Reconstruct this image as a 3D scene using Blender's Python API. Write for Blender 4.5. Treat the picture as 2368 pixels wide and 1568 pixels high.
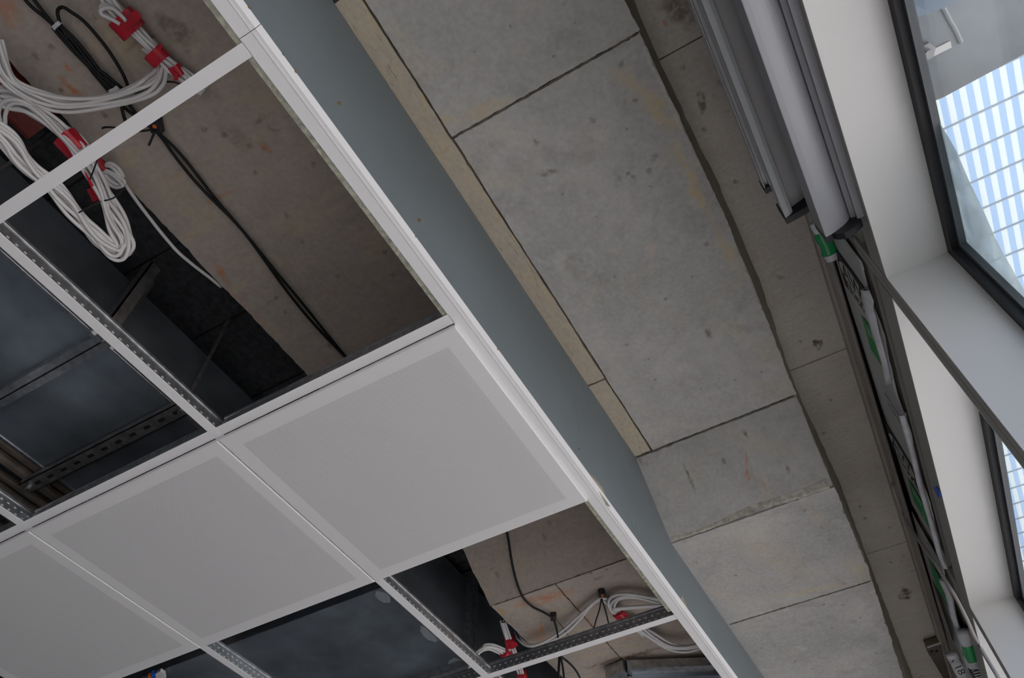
import bpy, bmesh, math, random
from mathutils import Vector, Matrix
random.seed(7)
for o in list(bpy.data.objects): bpy.data.objects.remove(o)
C = bpy.context.scene.collection
S = bpy.context.scene
CZ = 1.51                                   # eye height

# ------------------------------------------------------------------ camera
RX = ((0.4934845, -0.869675, -0.01176589), (0.69653793, 0.4032695, -0.59347167), (0.5208723, 0.28467368, 0.80476887))
FPX = 1718.04
cam_d = bpy.data.cameras.new('camera'); cam = bpy.data.objects.new('camera', cam_d); C.objects.link(cam)
r_, d_, f_ = (Vector(v).normalized() for v in RX)
cam.matrix_world = Matrix(((r_.x, -d_.x, -f_.x, 0), (r_.y, -d_.y, -f_.y, 0), (r_.z, -d_.z, -f_.z, CZ), (0, 0, 0, 1)))
cam_d.sensor_fit = 'HORIZONTAL'; cam_d.sensor_width = 36; cam_d.lens = FPX / 2368 * 36
cam_d.clip_start = 0.02; cam_d.clip_end = 300
S.camera = cam

# ------------------------------------------------------------------ world, sun, exposure
w = bpy.data.worlds.new('sky'); S.world = w; w.use_nodes = True
bg = w.node_tree.nodes['Background']; bg.inputs[0].default_value = (0.50, 0.69, 1.0, 1); bg.inputs[1].default_value = 1.35
sd = bpy.data.lights.new('sun', 'SUN'); sun = bpy.data.objects.new('sun', sd); C.objects.link(sun)
sd.energy = 13; sd.angle = 0.01; sd.color = (1, 0.945, 0.90)
sun.rotation_euler = Vector((-0.30, 0.50, -1)).to_track_quat('-Z', 'Y').to_euler(); sun.location = (0, -5, 14)
S.view_settings.view_transform = 'Standard'; S.view_settings.look = 'None'
S.view_settings.gamma = 1; S.view_settings.use_curve_mapping = False; S.view_settings.exposure = -0.12

# ------------------------------------------------------------------ helpers
def ray(u, v):
    a, b = (u - 1184) / FPX, (v - 784) / FPX
    return Vector([RX[0][i] * a + RX[1][i] * b + RX[2][i] for i in range(3)])
def at(u, v, z):                            # picture measurement -> point on the level z
    d = ray(u, v); return Vector((0, 0, CZ)) + d * ((z - CZ) / d.z)
def aty(u, v, y):
    d = ray(u, v); return Vector((0, 0, CZ)) + d * (y / d.y)

def tag(o, label=None, cat=None, group=None, kind=None):
    if label: o['label'] = label
    if cat: o['category'] = cat
    if group: o['group'] = group
    if kind: o['kind'] = kind
    return o
def empty(name, loc=(0, 0, 0), rz=0, parent=None):
    o = bpy.data.objects.new(name, None); C.objects.link(o); o.location = loc; o.rotation_euler = (0, 0, rz)
    o.empty_display_size = 0.05
    if parent: o.parent = parent
    return o
def link(name, me, mat=None, parent=None, loc=None):
    o = bpy.data.objects.new(name, me); C.objects.link(o)
    if mat and not me.materials: me.materials.append(mat)
    if parent: o.parent = parent
    if loc is not None: o.location = loc
    return o
def obj(name, bm, mat=None, parent=None, smooth=False):
    me = bpy.data.meshes.new(name)
    bmesh.ops.recalc_face_normals(bm, faces=bm.faces[:])
    if smooth:
        for f in bm.faces: f.smooth = True
    bm.to_mesh(me); bm.free()
    return link(name, me, mat, parent)
def recentre(o):                            # put the origin of a mesh at the middle of its box
    vs = [v.co for v in o.data.vertices]
    c = Vector([(min(v[i] for v in vs) + max(v[i] for v in vs)) / 2 for i in range(3)])
    o.data.transform(Matrix.Translation(-c)); o.location = o.location + c
    return o
def box(bm, a, b, bev=0):
    r = bmesh.ops.create_cube(bm, size=1)
    vs = r['verts']
    for v in vs:
        v.co = Vector([(a[i] + b[i]) / 2 + v.co[i] * (b[i] - a[i]) for i in range(3)])
    if bev:
        es = list({e for v in vs for e in v.link_edges})
        bmesh.ops.bevel(bm, geom=es, offset=bev, segments=1, affect='EDGES')
    return bm
def B(a, b, bev=0): return box(bmesh.new(), a, b, bev)
def prism(bm, pts, ext):                    # closed polygon of 3D points pushed along ext
    ext = Vector(ext); n = len(pts)
    lo = [bm.verts.new(p) for p in pts]; hi = [bm.verts.new(Vector(p) + ext) for p in pts]
    bm.faces.new(lo); bm.faces.new(hi[::-1])
    for i in range(n): bm.faces.new((lo[i], lo[(i + 1) % n], hi[(i + 1) % n], hi[i]))
    return bm
def smooth_path(pts, k=6):
    pts = [Vector(p) for p in pts]
    if len(pts) < 3: return pts
    q = [pts[0] * 2 - pts[1]] + pts + [pts[-1] * 2 - pts[-2]]
    out = []
    for i in range(1, len(q) - 2):
        a, b, c, d = q[i - 1], q[i], q[i + 1], q[i + 2]
        for j in range(k):
            t = j / k
            out.append(0.5 * ((2 * b) + (c - a) * t + (2 * a - 5 * b + 4 * c - d) * t * t + (3 * b - a - 3 * c + d) * t ** 3))
    out.append(pts[-1]); return out
def tube(bm, path, r, n=8):
    rings = []; up = Vector((0, 0, 1))
    for i, p in enumerate(path):
        t = (path[min(i + 1, len(path) - 1)] - path[max(i - 1, 0)])
        if t.length < 1e-9: t = Vector((1, 0, 0))
        t.normalize()
        a = t.cross(up)
        if a.length < 0.05: a = t.cross(Vector((1, 0, 0)))
        a.normalize(); b = t.cross(a)
        rings.append([bm.verts.new(p + (a * math.cos(2 * math.pi * k / n) + b * math.sin(2 * math.pi * k / n)) * r) for k in range(n)])
    for i in range(len(rings) - 1):
        for k in range(n): bm.faces.new((rings[i][k], rings[i][(k + 1) % n], rings[i + 1][(k + 1) % n], rings[i + 1][k]))
    bm.faces.new(rings[0]); bm.faces.new(rings[-1][::-1])
    return bm
def cyl(bm, p, q, r, n=12): return tube(bm, [Vector(p), Vector(q)], r, n)
def obox(bm, p, q, wid, hgt):               # box along p-q, wid sideways and hgt in z
    p, q = Vector(p), Vector(q); t = (q - p).normalized()
    s = t.cross(Vector((0, 0, 1)))
    if s.length < 0.05: s = Vector((1, 0, 0))
    s.normalize(); s *= wid / 2; h = s.cross(t).normalized() * hgt / 2
    return prism(bm, [p - s - h, p + s - h, p + s + h, p - s + h], q - p)

# ------------------------------------------------------------------ materials
def mat(name, col, rough=0.6, metal=0.0, noise=None, bump=None, spec=0.5):
    m = bpy.data.materials.new(name); m.use_nodes = True
    nt = m.node_tree; b = nt.nodes['Principled BSDF']
    b.inputs['Base Color'].default_value = (*col, 1); b.inputs['Roughness'].default_value = rough
    b.inputs['Metallic'].default_value = metal; b.inputs['Specular IOR Level'].default_value = spec
    geo = nt.nodes.new('ShaderNodeNewGeometry')
    if noise:                               # (scale, amount, detail)
        n = nt.nodes.new('ShaderNodeTexNoise'); n.inputs['Scale'].default_value = noise[0]; n.inputs['Detail'].default_value = noise[2] if len(noise) > 2 else 4
        nt.links.new(geo.outputs['Position'], n.inputs['Vector'])
        r = nt.nodes.new('ShaderNodeValToRGB'); a = noise[1]
        r.color_ramp.elements[0].color = (*[c * (1 - a) for c in col], 1); r.color_ramp.elements[1].color = (*[min(1, c * (1 + a)) for c in col], 1)
        r.color_ramp.elements[0].position = 0.3; r.color_ramp.elements[1].position = 0.7
        nt.links.new(n.outputs['Fac'], r.inputs[0]); nt.links.new(r.outputs[0], b.inputs['Base Color'])
    if bump:
        n2 = nt.nodes.new('ShaderNodeTexNoise'); n2.inputs['Scale'].default_value = bump[0]; n2.inputs['Detail'].default_value = 6
        nt.links.new(geo.outputs['Position'], n2.inputs['Vector'])
        bp = nt.nodes.new('ShaderNodeBump'); bp.inputs['Strength'].default_value = bump[1]; bp.inputs['Distance'].default_value = 0.002
        nt.links.new(n2.outputs['Fac'], bp.inputs['Height']); nt.links.new(bp.outputs[0], b.inputs['Normal'])
    return m

def concrete(name, base, dark, stains, pits=0.5, streak=(1, 1, 1), spots=()):
    """grey cast concrete: clouds, boot marks, tan bloom, rust flecks and small pits"""
    m = bpy.data.materials.new(name); m.use_nodes = True; nt = m.node_tree; L = nt.links.new
    b = nt.nodes['Principled BSDF']; b.inputs['Roughness'].default_value = 0.75; b.inputs['Specular IOR Level'].default_value = 0.3
    geo = nt.nodes.new('ShaderNodeNewGeometry')
    mp = nt.nodes.new('ShaderNodeMapping'); mp.inputs['Scale'].default_value = streak; L(geo.outputs['Position'], mp.inputs['Vector'])
    def nz(scale, detail=5, dist=0.0, off=0, src=None):
        n = nt.nodes.new('ShaderNodeTexNoise'); n.noise_dimensions = '4D'; n.inputs['W'].default_value = off
        n.inputs['Scale'].default_value = scale; n.inputs['Detail'].default_value = detail; n.inputs['Distortion'].default_value = dist
        L((src or geo.outputs['Position']), n.inputs['Vector']); return n.outputs['Fac']
    def ramp(s, p0, p1, c0=(0, 0, 0, 1), c1=(1, 1, 1, 1)):
        r = nt.nodes.new('ShaderNodeValToRGB'); e = r.color_ramp.elements
        e[0].position, e[1].position, e[0].color, e[1].color = p0, p1, c0, c1; L(s, r.inputs[0]); return r.outputs[0]
    def mix(f, a, c, mode='MIX'):
        x = nt.nodes.new('ShaderNodeMix'); x.data_type = 'RGBA'; x.blend_type = mode
        if hasattr(f, 'is_linked'): L(f, x.inputs['Factor'])
        else: x.inputs['Factor'].default_value = f
        for s, i in ((a, 'A'), (c, 'B')):
            k = [q for q in x.inputs if q.name == i and q.type == 'RGBA'][0]
            if hasattr(s, 'is_linked'): L(s, k)
            else: k.default_value = (*s, 1)
        return [q for q in x.outputs if q.type == 'RGBA'][0]
    def mul(s, k):
        q = nt.nodes.new('ShaderNodeMath'); q.operation = 'MULTIPLY'; L(s, q.inputs[0])
        if hasattr(k, 'is_linked'): L(k, q.inputs[1])
        else: q.inputs[1].default_value = k
        return q.outputs[0]
    col = mix(ramp(nz(2.6, 7, 0.6, 1), 0.32, 0.68), dark, base)
    col = mix(mul(ramp(nz(17, 7, 1.4, 2, mp.outputs[0]), 0.38, 0.72), 0.45), col, tuple(c * 0.62 for c in base))
    for i, (c, sc, lo, hi, k) in enumerate(stains):
        col = mix(mul(ramp(nz(sc, 6, 1.5, 5 + i, mp.outputs[0]), lo, hi), k), col, c)
    col = mix(mul(ramp(nz(90, 3, 0, 20), 0.35, 0.7), 0.22), col, tuple(min(1, c * 1.35) for c in base))
    v = nt.nodes.new('ShaderNodeTexVoronoi'); v.inputs['Scale'].default_value = 13; L(geo.outputs['Position'], v.inputs['Vector'])
    sep = nt.nodes.new('ShaderNodeSeparateColor'); L(v.outputs['Color'], sep.inputs[0])
    pit = mul(ramp(v.outputs['Distance'], 0.02, 0.10, (1, 1, 1, 1), (0, 0, 0, 1)), ramp(sep.outputs[0], 0.55, 0.7))
    col = mix(mul(pit, pits), col, tuple(c * 0.35 for c in base))
    if spots:                               # marks with a place and shape of their own, edges broken by noise
        def warp(scale, amp):
            wn = nt.nodes.new('ShaderNodeTexNoise'); wn.inputs['Scale'].default_value = scale; wn.inputs['Detail'].default_value = 6; L(geo.outputs['Position'], wn.inputs['Vector'])
            wob = nt.nodes.new('ShaderNodeVectorMath'); wob.operation = 'MULTIPLY_ADD'; L(wn.outputs['Color'], wob.inputs[0])
            wob.inputs[1].default_value = (amp, amp, 0); wob.inputs[2].default_value = (-amp / 2, -amp / 2, 0)
            pos = nt.nodes.new('ShaderNodeVectorMath'); L(geo.outputs['Position'], pos.inputs[0]); L(wob.outputs[0], pos.inputs[1]); return pos.outputs[0]
        big, small = warp(30, 0.06), warp(90, 0.016)
        brk = ramp(nz(55, 6, 0.8, 33), 0.30, 0.58)
        for p, q, wid, c, k, soft in spots:
            mid = (p + q) / 2; ang = math.atan2(q.y - p.y, q.x - p.x); half = (q - p).length / 2 + wid
            vm = nt.nodes.new('ShaderNodeMapping'); vm.vector_type = 'TEXTURE'; vm.inputs['Location'].default_value = mid; vm.inputs['Rotation'].default_value = (0, 0, ang)
            vm.inputs['Scale'].default_value = (half, wid, 1); L(big if wid > 0.0125 else small, vm.inputs['Vector'])
            sx = nt.nodes.new('ShaderNodeSeparateXYZ'); L(vm.outputs[0], sx.inputs[0])
            xx = mul(sx.outputs[0], sx.outputs[0]); yy = mul(sx.outputs[1], sx.outputs[1])
            ad = nt.nodes.new('ShaderNodeMath'); L(xx, ad.inputs[0]); L(yy, ad.inputs[1])
            col = mix(mul(mul(ramp(ad.outputs[0], max(0, 0.85 - soft), 1.1, (1, 1, 1, 1), (0, 0, 0, 1)), brk), min(1, k * 1.15)), col, c)
    L(col, b.inputs['Base Color'])
    bp = nt.nodes.new('ShaderNodeBump'); bp.inputs['Strength'].default_value = 0.25; bp.inputs['Distance'].default_value = 0.004
    L(nz(35, 8, 0, 9), bp.inputs['Height']); L(bp.outputs[0], b.inputs['Normal'])
    return m

TAN = (0.44, 0.345, 0.20); RUST = (0.44, 0.16, 0.06); DK = (0.10, 0.088, 0.065); PALE = (0.47, 0.46, 0.43)
SOF_, DROP_, SLAB_ = 3.125, 2.935, 3.29
def haunch(u, v):                           # point on the sloping end of the beam soffit
    z = SOF_
    for _ in range(60):
        x = at(u, v, z).x; z += 0.5 * (SOF_ + (DROP_ - SOF_) * max(0, min(1, (x - 1.63) / 0.195)) - z)
    return at(u, v, z)
def spot(a, b, wid, c, k=0.7, soft=0.7, z=SOF_):
    if z is None: return (haunch(*a), haunch(*b), wid, c, k, soft)
    p, q = at(*a, z), at(*b, z); p.z = q.z = z; return (p, q, wid, c, k, soft)
def dots(lst, r, c, k, z=SOF_): return [spot(a, (a[0] + 1, a[1] + 1), r, c, k, 0.9, z) for a in lst]
sp_main = [spot((1425, 165), (1470, 200), 0.022, TAN, 0.5), spot((1490, 215), (1550, 290), 0.028, TAN, 0.75), spot((1560, 330), (1650, 520), 0.017, TAN, 0.75), spot((1650, 520), (1705, 620), 0.014, TAN, 0.6),
           spot((1010, 262), (1060, 290), 0.012, TAN, 0.6), spot((1060, 282), (1170, 235), 0.020, TAN, 0.55), spot((870, 60), (935, 180), 0.008, TAN, 0.35),
           spot((1480, 95), (1590, 330), 0.006, PALE, 0.5), spot((1245, 403), (1290, 396), 0.010, DK, 0.55), spot((1636, 765), (1640, 778), 0.012, DK, 0.6), spot((1325, 600), (1340, 630), 0.03, DK, 0.22), spot((1500, 560), (1508, 590), 0.016, (0.50, 0.38, 0.33), 0.5), spot((1290, 600), (1300, 610), 0.02, PALE, 0.35),
           spot((1066, 420), (1210, 640), 0.010, PALE, 0.35), spot((1725, 1050), (1727, 1085), 0.0035, RUST, 0.8, 0.6, None), spot((1727, 1085), (1735, 1118), 0.003, RUST, 0.7, 0.6, None), spot((1727, 1085), (1722, 1105), 0.003, RUST, 0.7, 0.6, None), spot((1760, 1105), (1770, 1130), 0.004, RUST, 0.4, 0.6, None), spot((1583, 1080), (1605, 1130), 0.006, DK, 0.6, 0.7, None), spot((1720, 995), (1726, 1008), 0.006, DK, 0.7, 0.7, None),
           spot((1960, 1300), (2005, 1335), 0.03, TAN, 0.45, 0.9, DROP_), spot((1770, 1385), (1990, 1345), 0.02, TAN, 0.5, 0.9, DROP_), spot((1700, 1230), (1860, 1330), 0.06, TAN, 0.25, 0.9, DROP_)]
sp_main += dots([(1437, 150), (1470, 232), (1370, 278), (1508, 366), (1500, 395), (1464, 410), (1434, 412), (1240, 330), (1136, 336), (1515, 360), (1660, 1026), (1792, 1012), (1690, 1098), (1634, 565), (1555, 1140), (1480, 1060), (1905, 860)], 0.009, DK, 0.5)
sp_main += dots([(1503, 432), (1720, 690), (1448, 300), (1600, 640), (1380, 500), (1560, 760), (1700, 880), (1620, 900), (1500, 830), (1420, 640), (1300, 450), (1190, 300), (1760, 560 + 300), (1280, 130), (1180, 60), (1330, 50), (1100, 120)], 0.004, DK, 0.55)
sp_main += dots([(1925, 1453), (1990, 1430), (1790, 1290), (1900, 1220), (1700, 1330), (1860, 1180), (1610, 1300), (1950, 1400), (1760, 1500), (1840, 1530)], 0.007, DK, 0.5, DROP_)
sp_rust = [spot((605, 335), (622, 352), 0.010, RUST, 0.8), spot((145, 190), (182, 225), 0.013, RUST, 0.8), spot((150, 150), (166, 168), 0.006, RUST, 0.7), spot((490, 600), (530, 660), 0.012, RUST, 0.6), spot((515, 690), (600, 780), 0.05, RUST, 0.28), spot((0, 10), (20, 30), 0.03, RUST, 0.45), spot((360, 400), (480, 520), 0.05, TAN, 0.3),
           spot((370, 40), (440, 95), 0.022, DK, 0.55), spot((520, 300), (560, 330), 0.03, DK, 0.25), spot((285, 60), (320, 130), 0.05, TAN, 0.3),
           spot((1200, 1400), (1320, 1368), 0.035, RUST, 0.6, 0.9, DROP_), spot((1255, 1440), (1250, 1465), 0.008, RUST, 0.8, 0.6, DROP_), spot((1300, 1362), (1440, 1530), 0.007, RUST, 0.55, 0.9, DROP_), spot((1350, 1550), (1560, 1490), 0.018, (0.15, 0.06, 0.025), 0.75, 0.9, DROP_), spot((1232, 1460), (1250, 1480), 0.03, RUST, 0.3, 0.9, DROP_), spot((1150, 1405), (1165, 1425), 0.014, (0.40, 0.26, 0.08), 0.8, 0.8, DROP_)]
sp_rust += dots([(516, 312), (576, 338), (590, 400), (724, 383), (662, 500), (470, 300), (890, 585), (80, 130), (116, 108), (210, 145), (240, 265), (215, 40), (780, 640), (700, 560), (640, 690), (660, 725), (760, 800)], 0.009, DK, 0.55)
sp_rust += dots([(1270, 1210), (1258, 1228), (1150, 1290), (1450, 1345), (1400, 1480)], 0.010, DK, 0.5, 3.06)
sp_slab = [spot((1619, 212), (1626, 258), 0.011, (0.10, 0.095, 0.07), 0.85, 0.5, SLAB_), spot((1888, 786), (1893, 806), 0.013, (0.10, 0.09, 0.065), 0.85, 0.5, SLAB_), spot((2090, 1362), (2094, 1385), 0.022, (0.11, 0.055, 0.03), 0.8, 0.5, SLAB_), spot((1535, 12), (1590, 40), 0.03, (0.13, 0.085, 0.045), 0.7, 0.9, SLAB_), spot((1539, 52), (1541, 58), 0.008, RUST, 0.7, 0.8, SLAB_), spot((1830, 858), (1960, 804), 0.006, TAN, 0.5, 0.9, SLAB_)]
sp_slab += dots([(1577, 156), (1664, 190), (1627, 298), (1700, 420), (1800, 640), (1808, 642), (1850, 790), (1988, 1170), (2000, 1198), (2060, 1300), (2090, 1285), (2056, 1220), (1920, 925), (1905, 1000), (2110, 1320)], 0.009, (0.09, 0.08, 0.06), 0.5, SLAB_)
M = {}
def main_conc(name, x0, x1): return concrete(name, (0.425, 0.41, 0.38), (0.265, 0.26, 0.245), [(TAN, 5.0, 0.58, 0.74, 0.42), ((0.18, 0.175, 0.17), 7, 0.55, 0.75, 0.45), (PALE, 9, 0.60, 0.74, 0.35)], 0.75, (1, 1, 1), [q for q in sp_main if x0 <= (q[0].x + q[1].x) / 2 < x1])
M['conc_a'] = main_conc('cast concrete, first panel', -9, 0.49)
M['conc'] = main_conc('cast concrete, long panel', 0.49, 1.63)
M['conc_b'] = main_conc('cast concrete, dropped end', 1.63, 9)
M['conc_tan'] = concrete('cast concrete with tan bloom', (0.42, 0.375, 0.305), (0.32, 0.285, 0.235), [(TAN, 5, 0.45, 0.65, 0.6), (DK, 9, 0.60, 0.72, 0.6)], 0.8, (2, 14, 1))
M['conc_rust'] = concrete('rust stained concrete', (0.43, 0.365, 0.315), (0.27, 0.235, 0.205), [(TAN, 4, 0.52, 0.70, 0.45), (RUST, 9, 0.68, 0.76, 0.6), (DK, 11, 0.64, 0.74, 0.55)], 0.9, (2.5, 1, 1), sp_rust)
M['conc_slab'] = concrete('slab concrete', (0.52, 0.49, 0.44), (0.38, 0.36, 0.33), [(TAN, 6, 0.58, 0.72, 0.4), (DK, 8, 0.64, 0.76, 0.5)], 0.7, (5, 1, 1), sp_slab)
M['riser'] = concrete('formed edge', (0.42, 0.39, 0.31), (0.30, 0.275, 0.22), [((0.45, 0.44, 0.42), 12, 0.66, 0.72, 0.6)], 0.2)
M['joint'] = mat('joint grout', (0.13, 0.105, 0.08), 0.9, 0, (30, 0.5))
M['grout'] = mat('dark joint line', (0.085, 0.072, 0.055), 0.9, 0, (60, 0.5))
M['board'] = mat('blue grey board', (0.165, 0.192, 0.204), 0.55, 0, (5, 0.06, 8), (200, 0.08))
M['patch'] = mat('filler', (0.36, 0.31, 0.23), 0.8, 0, (30, 0.2))
M['white'] = mat('white coated steel', (0.715, 0.705, 0.695), 0.40)
M['galv'] = mat('galvanised steel', (0.42, 0.43, 0.44), 0.34, 0.9, (60, 0.25, 6))
M['galv_yellow'] = mat('passivated steel', (0.52, 0.51, 0.40), 0.45, 0.6, (90, 0.35, 8))
M['duct'] = mat('duct sheet', (0.30, 0.34, 0.37), 0.36, 0.85, (7, 0.28, 8), (18, 0.05))
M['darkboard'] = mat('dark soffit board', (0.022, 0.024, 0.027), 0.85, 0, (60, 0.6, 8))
M['pipe'] = mat('dull conduit', (0.16, 0.13, 0.105), 0.5, 0.3, (20, 0.3))
M['redpipe'] = mat('red primer', (0.16, 0.025, 0.015), 0.6, 0, (15, 0.3))
M['steel'] = mat('dull steel', (0.26, 0.25, 0.24), 0.45, 0.8, (40, 0.3))
M['alu'] = mat('satin aluminium', (0.27, 0.272, 0.287), 0.4, 0.12)
M['alu_lit'] = mat('satin aluminium with light painted in', (0.46, 0.46, 0.475), 0.4, 0.1)  # satin aluminium lightened in place of light on the shaded upper rails
M['alu_light'] = mat('bright aluminium', (0.66, 0.69, 0.71), 0.32, 0.25)
M['black'] = mat('black plastic', (0.012, 0.012, 0.014), 0.45)
M['gasket'] = mat('black gasket', (0.012, 0.012, 0.015), 0.55)
M['spacer'] = mat('grey spacer', (0.30, 0.33, 0.34), 0.4)
M['spacerdark'] = mat('dark spacer', (0.10, 0.11, 0.115), 0.35)
M['ledger'] = mat('painted ledger', (0.40, 0.375, 0.35), 0.55, 0, (12, 0.12))
M['cream'] = mat('cream powder coat', (0.66, 0.655, 0.63), 0.42)
M['frame'] = mat('bronze grey frame', (0.33, 0.32, 0.29), 0.45)
M['cable'] = mat('white cable sheath', (0.60, 0.575, 0.56), 0.42)
M['blackcable'] = mat('black cable sheath', (0.009, 0.009, 0.009), 0.5, spec=0.25)
M['tape'] = mat('red tape', (0.42, 0.012, 0.025), 0.32, 0, (30, 0.2))
M['orange'] = mat('orange plastic', (0.65, 0.12, 0.02), 0.5)
M['film'] = mat('grey protective film', (0.50, 0.495, 0.49), 0.45, 0, (8, 0.1), spec=0.25)
M['filmwhite'] = mat('white plastic film', (0.55, 0.56, 0.58), 0.28, 0, (25, 0.15), (40, 0.4))
M['brown'] = mat('brown print', (0.085, 0.073, 0.06), 0.85, spec=0.05)
M['green'] = mat('green print', (0.09, 0.36, 0.13), 0.85, spec=0.05)
M['greentape'] = mat('green film', (0.015, 0.27, 0.08), 0.25)
M['ink'] = mat('black print', (0.015, 0.012, 0.022), 0.4)
M['pale'] = mat('pale print', (0.55, 0.55, 0.53), 0.85, spec=0.05)
M['bluetape'] = mat('blue tape', (0.01, 0.11, 0.52), 0.45)
M['rope'] = mat('grey backer rod', (0.36, 0.335, 0.315), 0.7)
M['copper'] = mat('weathered steel plate', (0.20, 0.16, 0.13), 0.35, 0.7, (12, 0.4))
M['floor'] = mat('floor screed', (0.60, 0.555, 0.53), 0.7, 0, (3, 0.15))
M['wall'] = mat('plaster wall', (0.20, 0.195, 0.19), 0.8, 0, (2, 0.08))
M['ground'] = mat('pale paving', (0.52, 0.49, 0.475), 0.8, 0, (1, 0.15))
M['bracket'] = mat('outdoor steel', (0.21, 0.235, 0.25), 0.4, 0.3, (6, 0.25, 8))
M['barline'] = mat('grey bar', (0.30, 0.36, 0.40), 0.5)
M['sealant'] = mat('duct sealant', (0.20, 0.225, 0.24), 0.6)
M['bolt'] = mat('zinc bolt', (0.35, 0.35, 0.36), 0.35, 0.8)
M['brass'] = mat('brass screw', (0.45, 0.33, 0.14), 0.35, 0.8)

def thin_shader(name, tint, opacity, rough=0.05):
    m = bpy.data.materials.new(name); m.use_nodes = True; nt = m.node_tree; nt.nodes.remove(nt.nodes['Principled BSDF'])
    tr = nt.nodes.new('ShaderNodeBsdfTransparent'); tr.inputs[0].default_value = (*tint, 1)
    gl = nt.nodes.new('ShaderNodeBsdfGlossy'); gl.inputs['Roughness'].default_value = rough
    lw = nt.nodes.new('ShaderNodeLayerWeight'); lw.inputs[0].default_value = 0.5
    pw = nt.nodes.new('ShaderNodeMath'); pw.operation = 'POWER'; pw.inputs[1].default_value = 5; nt.links.new(lw.outputs['Facing'], pw.inputs[0])
    fr = nt.nodes.new('ShaderNodeMapRange'); fr.inputs[3].default_value = 0.03; fr.inputs[4].default_value = 0.6; nt.links.new(pw.outputs[0], fr.inputs[0])
    mx = nt.nodes.new('ShaderNodeMixShader'); nt.links.new(fr.outputs[0], mx.inputs[0]); nt.links.new(tr.outputs[0], mx.inputs[1]); nt.links.new(gl.outputs[0], mx.inputs[2])
    out = mx
    if opacity:
        df = nt.nodes.new('ShaderNodeBsdfDiffuse'); df.inputs[0].default_value = (0.6, 0.64, 0.66, 1)
        tl = nt.nodes.new('ShaderNodeBsdfTranslucent'); tl.inputs[0].default_value = (0.6, 0.66, 0.68, 1)
        ad = nt.nodes.new('ShaderNodeMixShader'); nt.links.new(df.outputs[0], ad.inputs[1]); nt.links.new(tl.outputs[0], ad.inputs[2])
        n = nt.nodes.new('ShaderNodeTexNoise'); n.inputs['Scale'].default_value = 9; n.inputs['Detail'].default_value = 8; n.inputs['Distortion'].default_value = 2
        g = nt.nodes.new('ShaderNodeNewGeometry'); nt.links.new(g.outputs['Position'], n.inputs['Vector'])
        mr = nt.nodes.new('ShaderNodeMapRange'); mr.inputs[1].default_value = 0.3; mr.inputs[2].default_value = 0.7
        mr.inputs[3].default_value = opacity * 0.7; mr.inputs[4].default_value = min(1, opacity * 1.3); nt.links.new(n.outputs[0], mr.inputs[0])
        m2 = nt.nodes.new('ShaderNodeMixShader'); nt.links.new(mr.outputs[0], m2.inputs[0]); nt.links.new(mx.outputs[0], m2.inputs[1]); nt.links.new(ad.outputs[0], m2.inputs[2]); out = m2
    nt.links.new(out.outputs[0], nt.nodes['Material Output'].inputs[0]); return m
M['glass'] = thin_shader('window glass', (0.965, 0.975, 0.98), 0)
M['dirtyfilm'] = thin_shader('clouded film on glass', (0.9, 0.95, 0.95), 0.62, 0.2)

def translucent_white():
    m = bpy.data.materials.new('opal louvre'); m.use_nodes = True; nt = m.node_tree; nt.nodes.remove(nt.nodes['Principled BSDF'])
    d = nt.nodes.new('ShaderNodeBsdfDiffuse'); d.inputs[0].default_value = (0.66, 0.69, 0.68, 1)
    t = nt.nodes.new('ShaderNodeBsdfTranslucent'); t.inputs[0].default_value = (0.70, 0.74, 0.73, 1)
    x = nt.nodes.new('ShaderNodeMixShader'); x.inputs[0].default_value = 0.55
    nt.links.new(d.outputs[0], x.inputs[1]); nt.links.new(t.outputs[0], x.inputs[2]); nt.links.new(x.outputs[0], nt.nodes['Material Output'].inputs[0]); return m
M['louvre'] = translucent_white()

def perforated():
    """white tile steel: fine staggered punched holes inside a plain margin (object space)"""
    m = bpy.data.materials.new('perforated white steel'); m.use_nodes = True; nt = m.node_tree; L = nt.links.new
    b = nt.nodes['Principled BSDF']; b.inputs['Roughness'].default_value = 0.45
    tc = nt.nodes.new('ShaderNodeTexCoord'); sp = nt.nodes.new('ShaderNodeSeparateXYZ'); L(tc.outputs['Object'], sp.inputs[0])
    def ma(op, a, k=None):
        n = nt.nodes.new('ShaderNodeMath'); n.operation = op
        L(a, n.inputs[0])
        if k is not None:
            if hasattr(k, 'is_linked'): L(k, n.inputs[1])
            else: n.inputs[1].default_value = k
        return n.outputs[0]
    P = 0.0045
    cxy = [ma('COSINE', ma('MULTIPLY', sp.outputs[i], 2 * math.pi / P)) for i in (0, 1)]
    dots = ma('GREATER_THAN', ma('MULTIPLY', cxy[0], cxy[1]), 0.50)
    inx = ma('LESS_THAN', ma('ABSOLUTE', sp.outputs[0]), 0.258); iny = ma('LESS_THAN', ma('ABSOLUTE', sp.outputs[1]), 0.266)
    f = ma('MULTIPLY', ma('MULTIPLY', dots, inx), iny)
    x = nt.nodes.new('ShaderNodeMix'); x.data_type = 'RGBA'; L(f, x.inputs['Factor'])
    ca, cb = [q for q in x.inputs if q.type == 'RGBA']; ca.default_value = (0.655, 0.647, 0.632, 1); cb.default_value = (0.10, 0.095, 0.09, 1)
    L([q for q in x.outputs if q.type == 'RGBA'][0], b.inputs['Base Color']); return m
M['tile'] = perforated()

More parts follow.
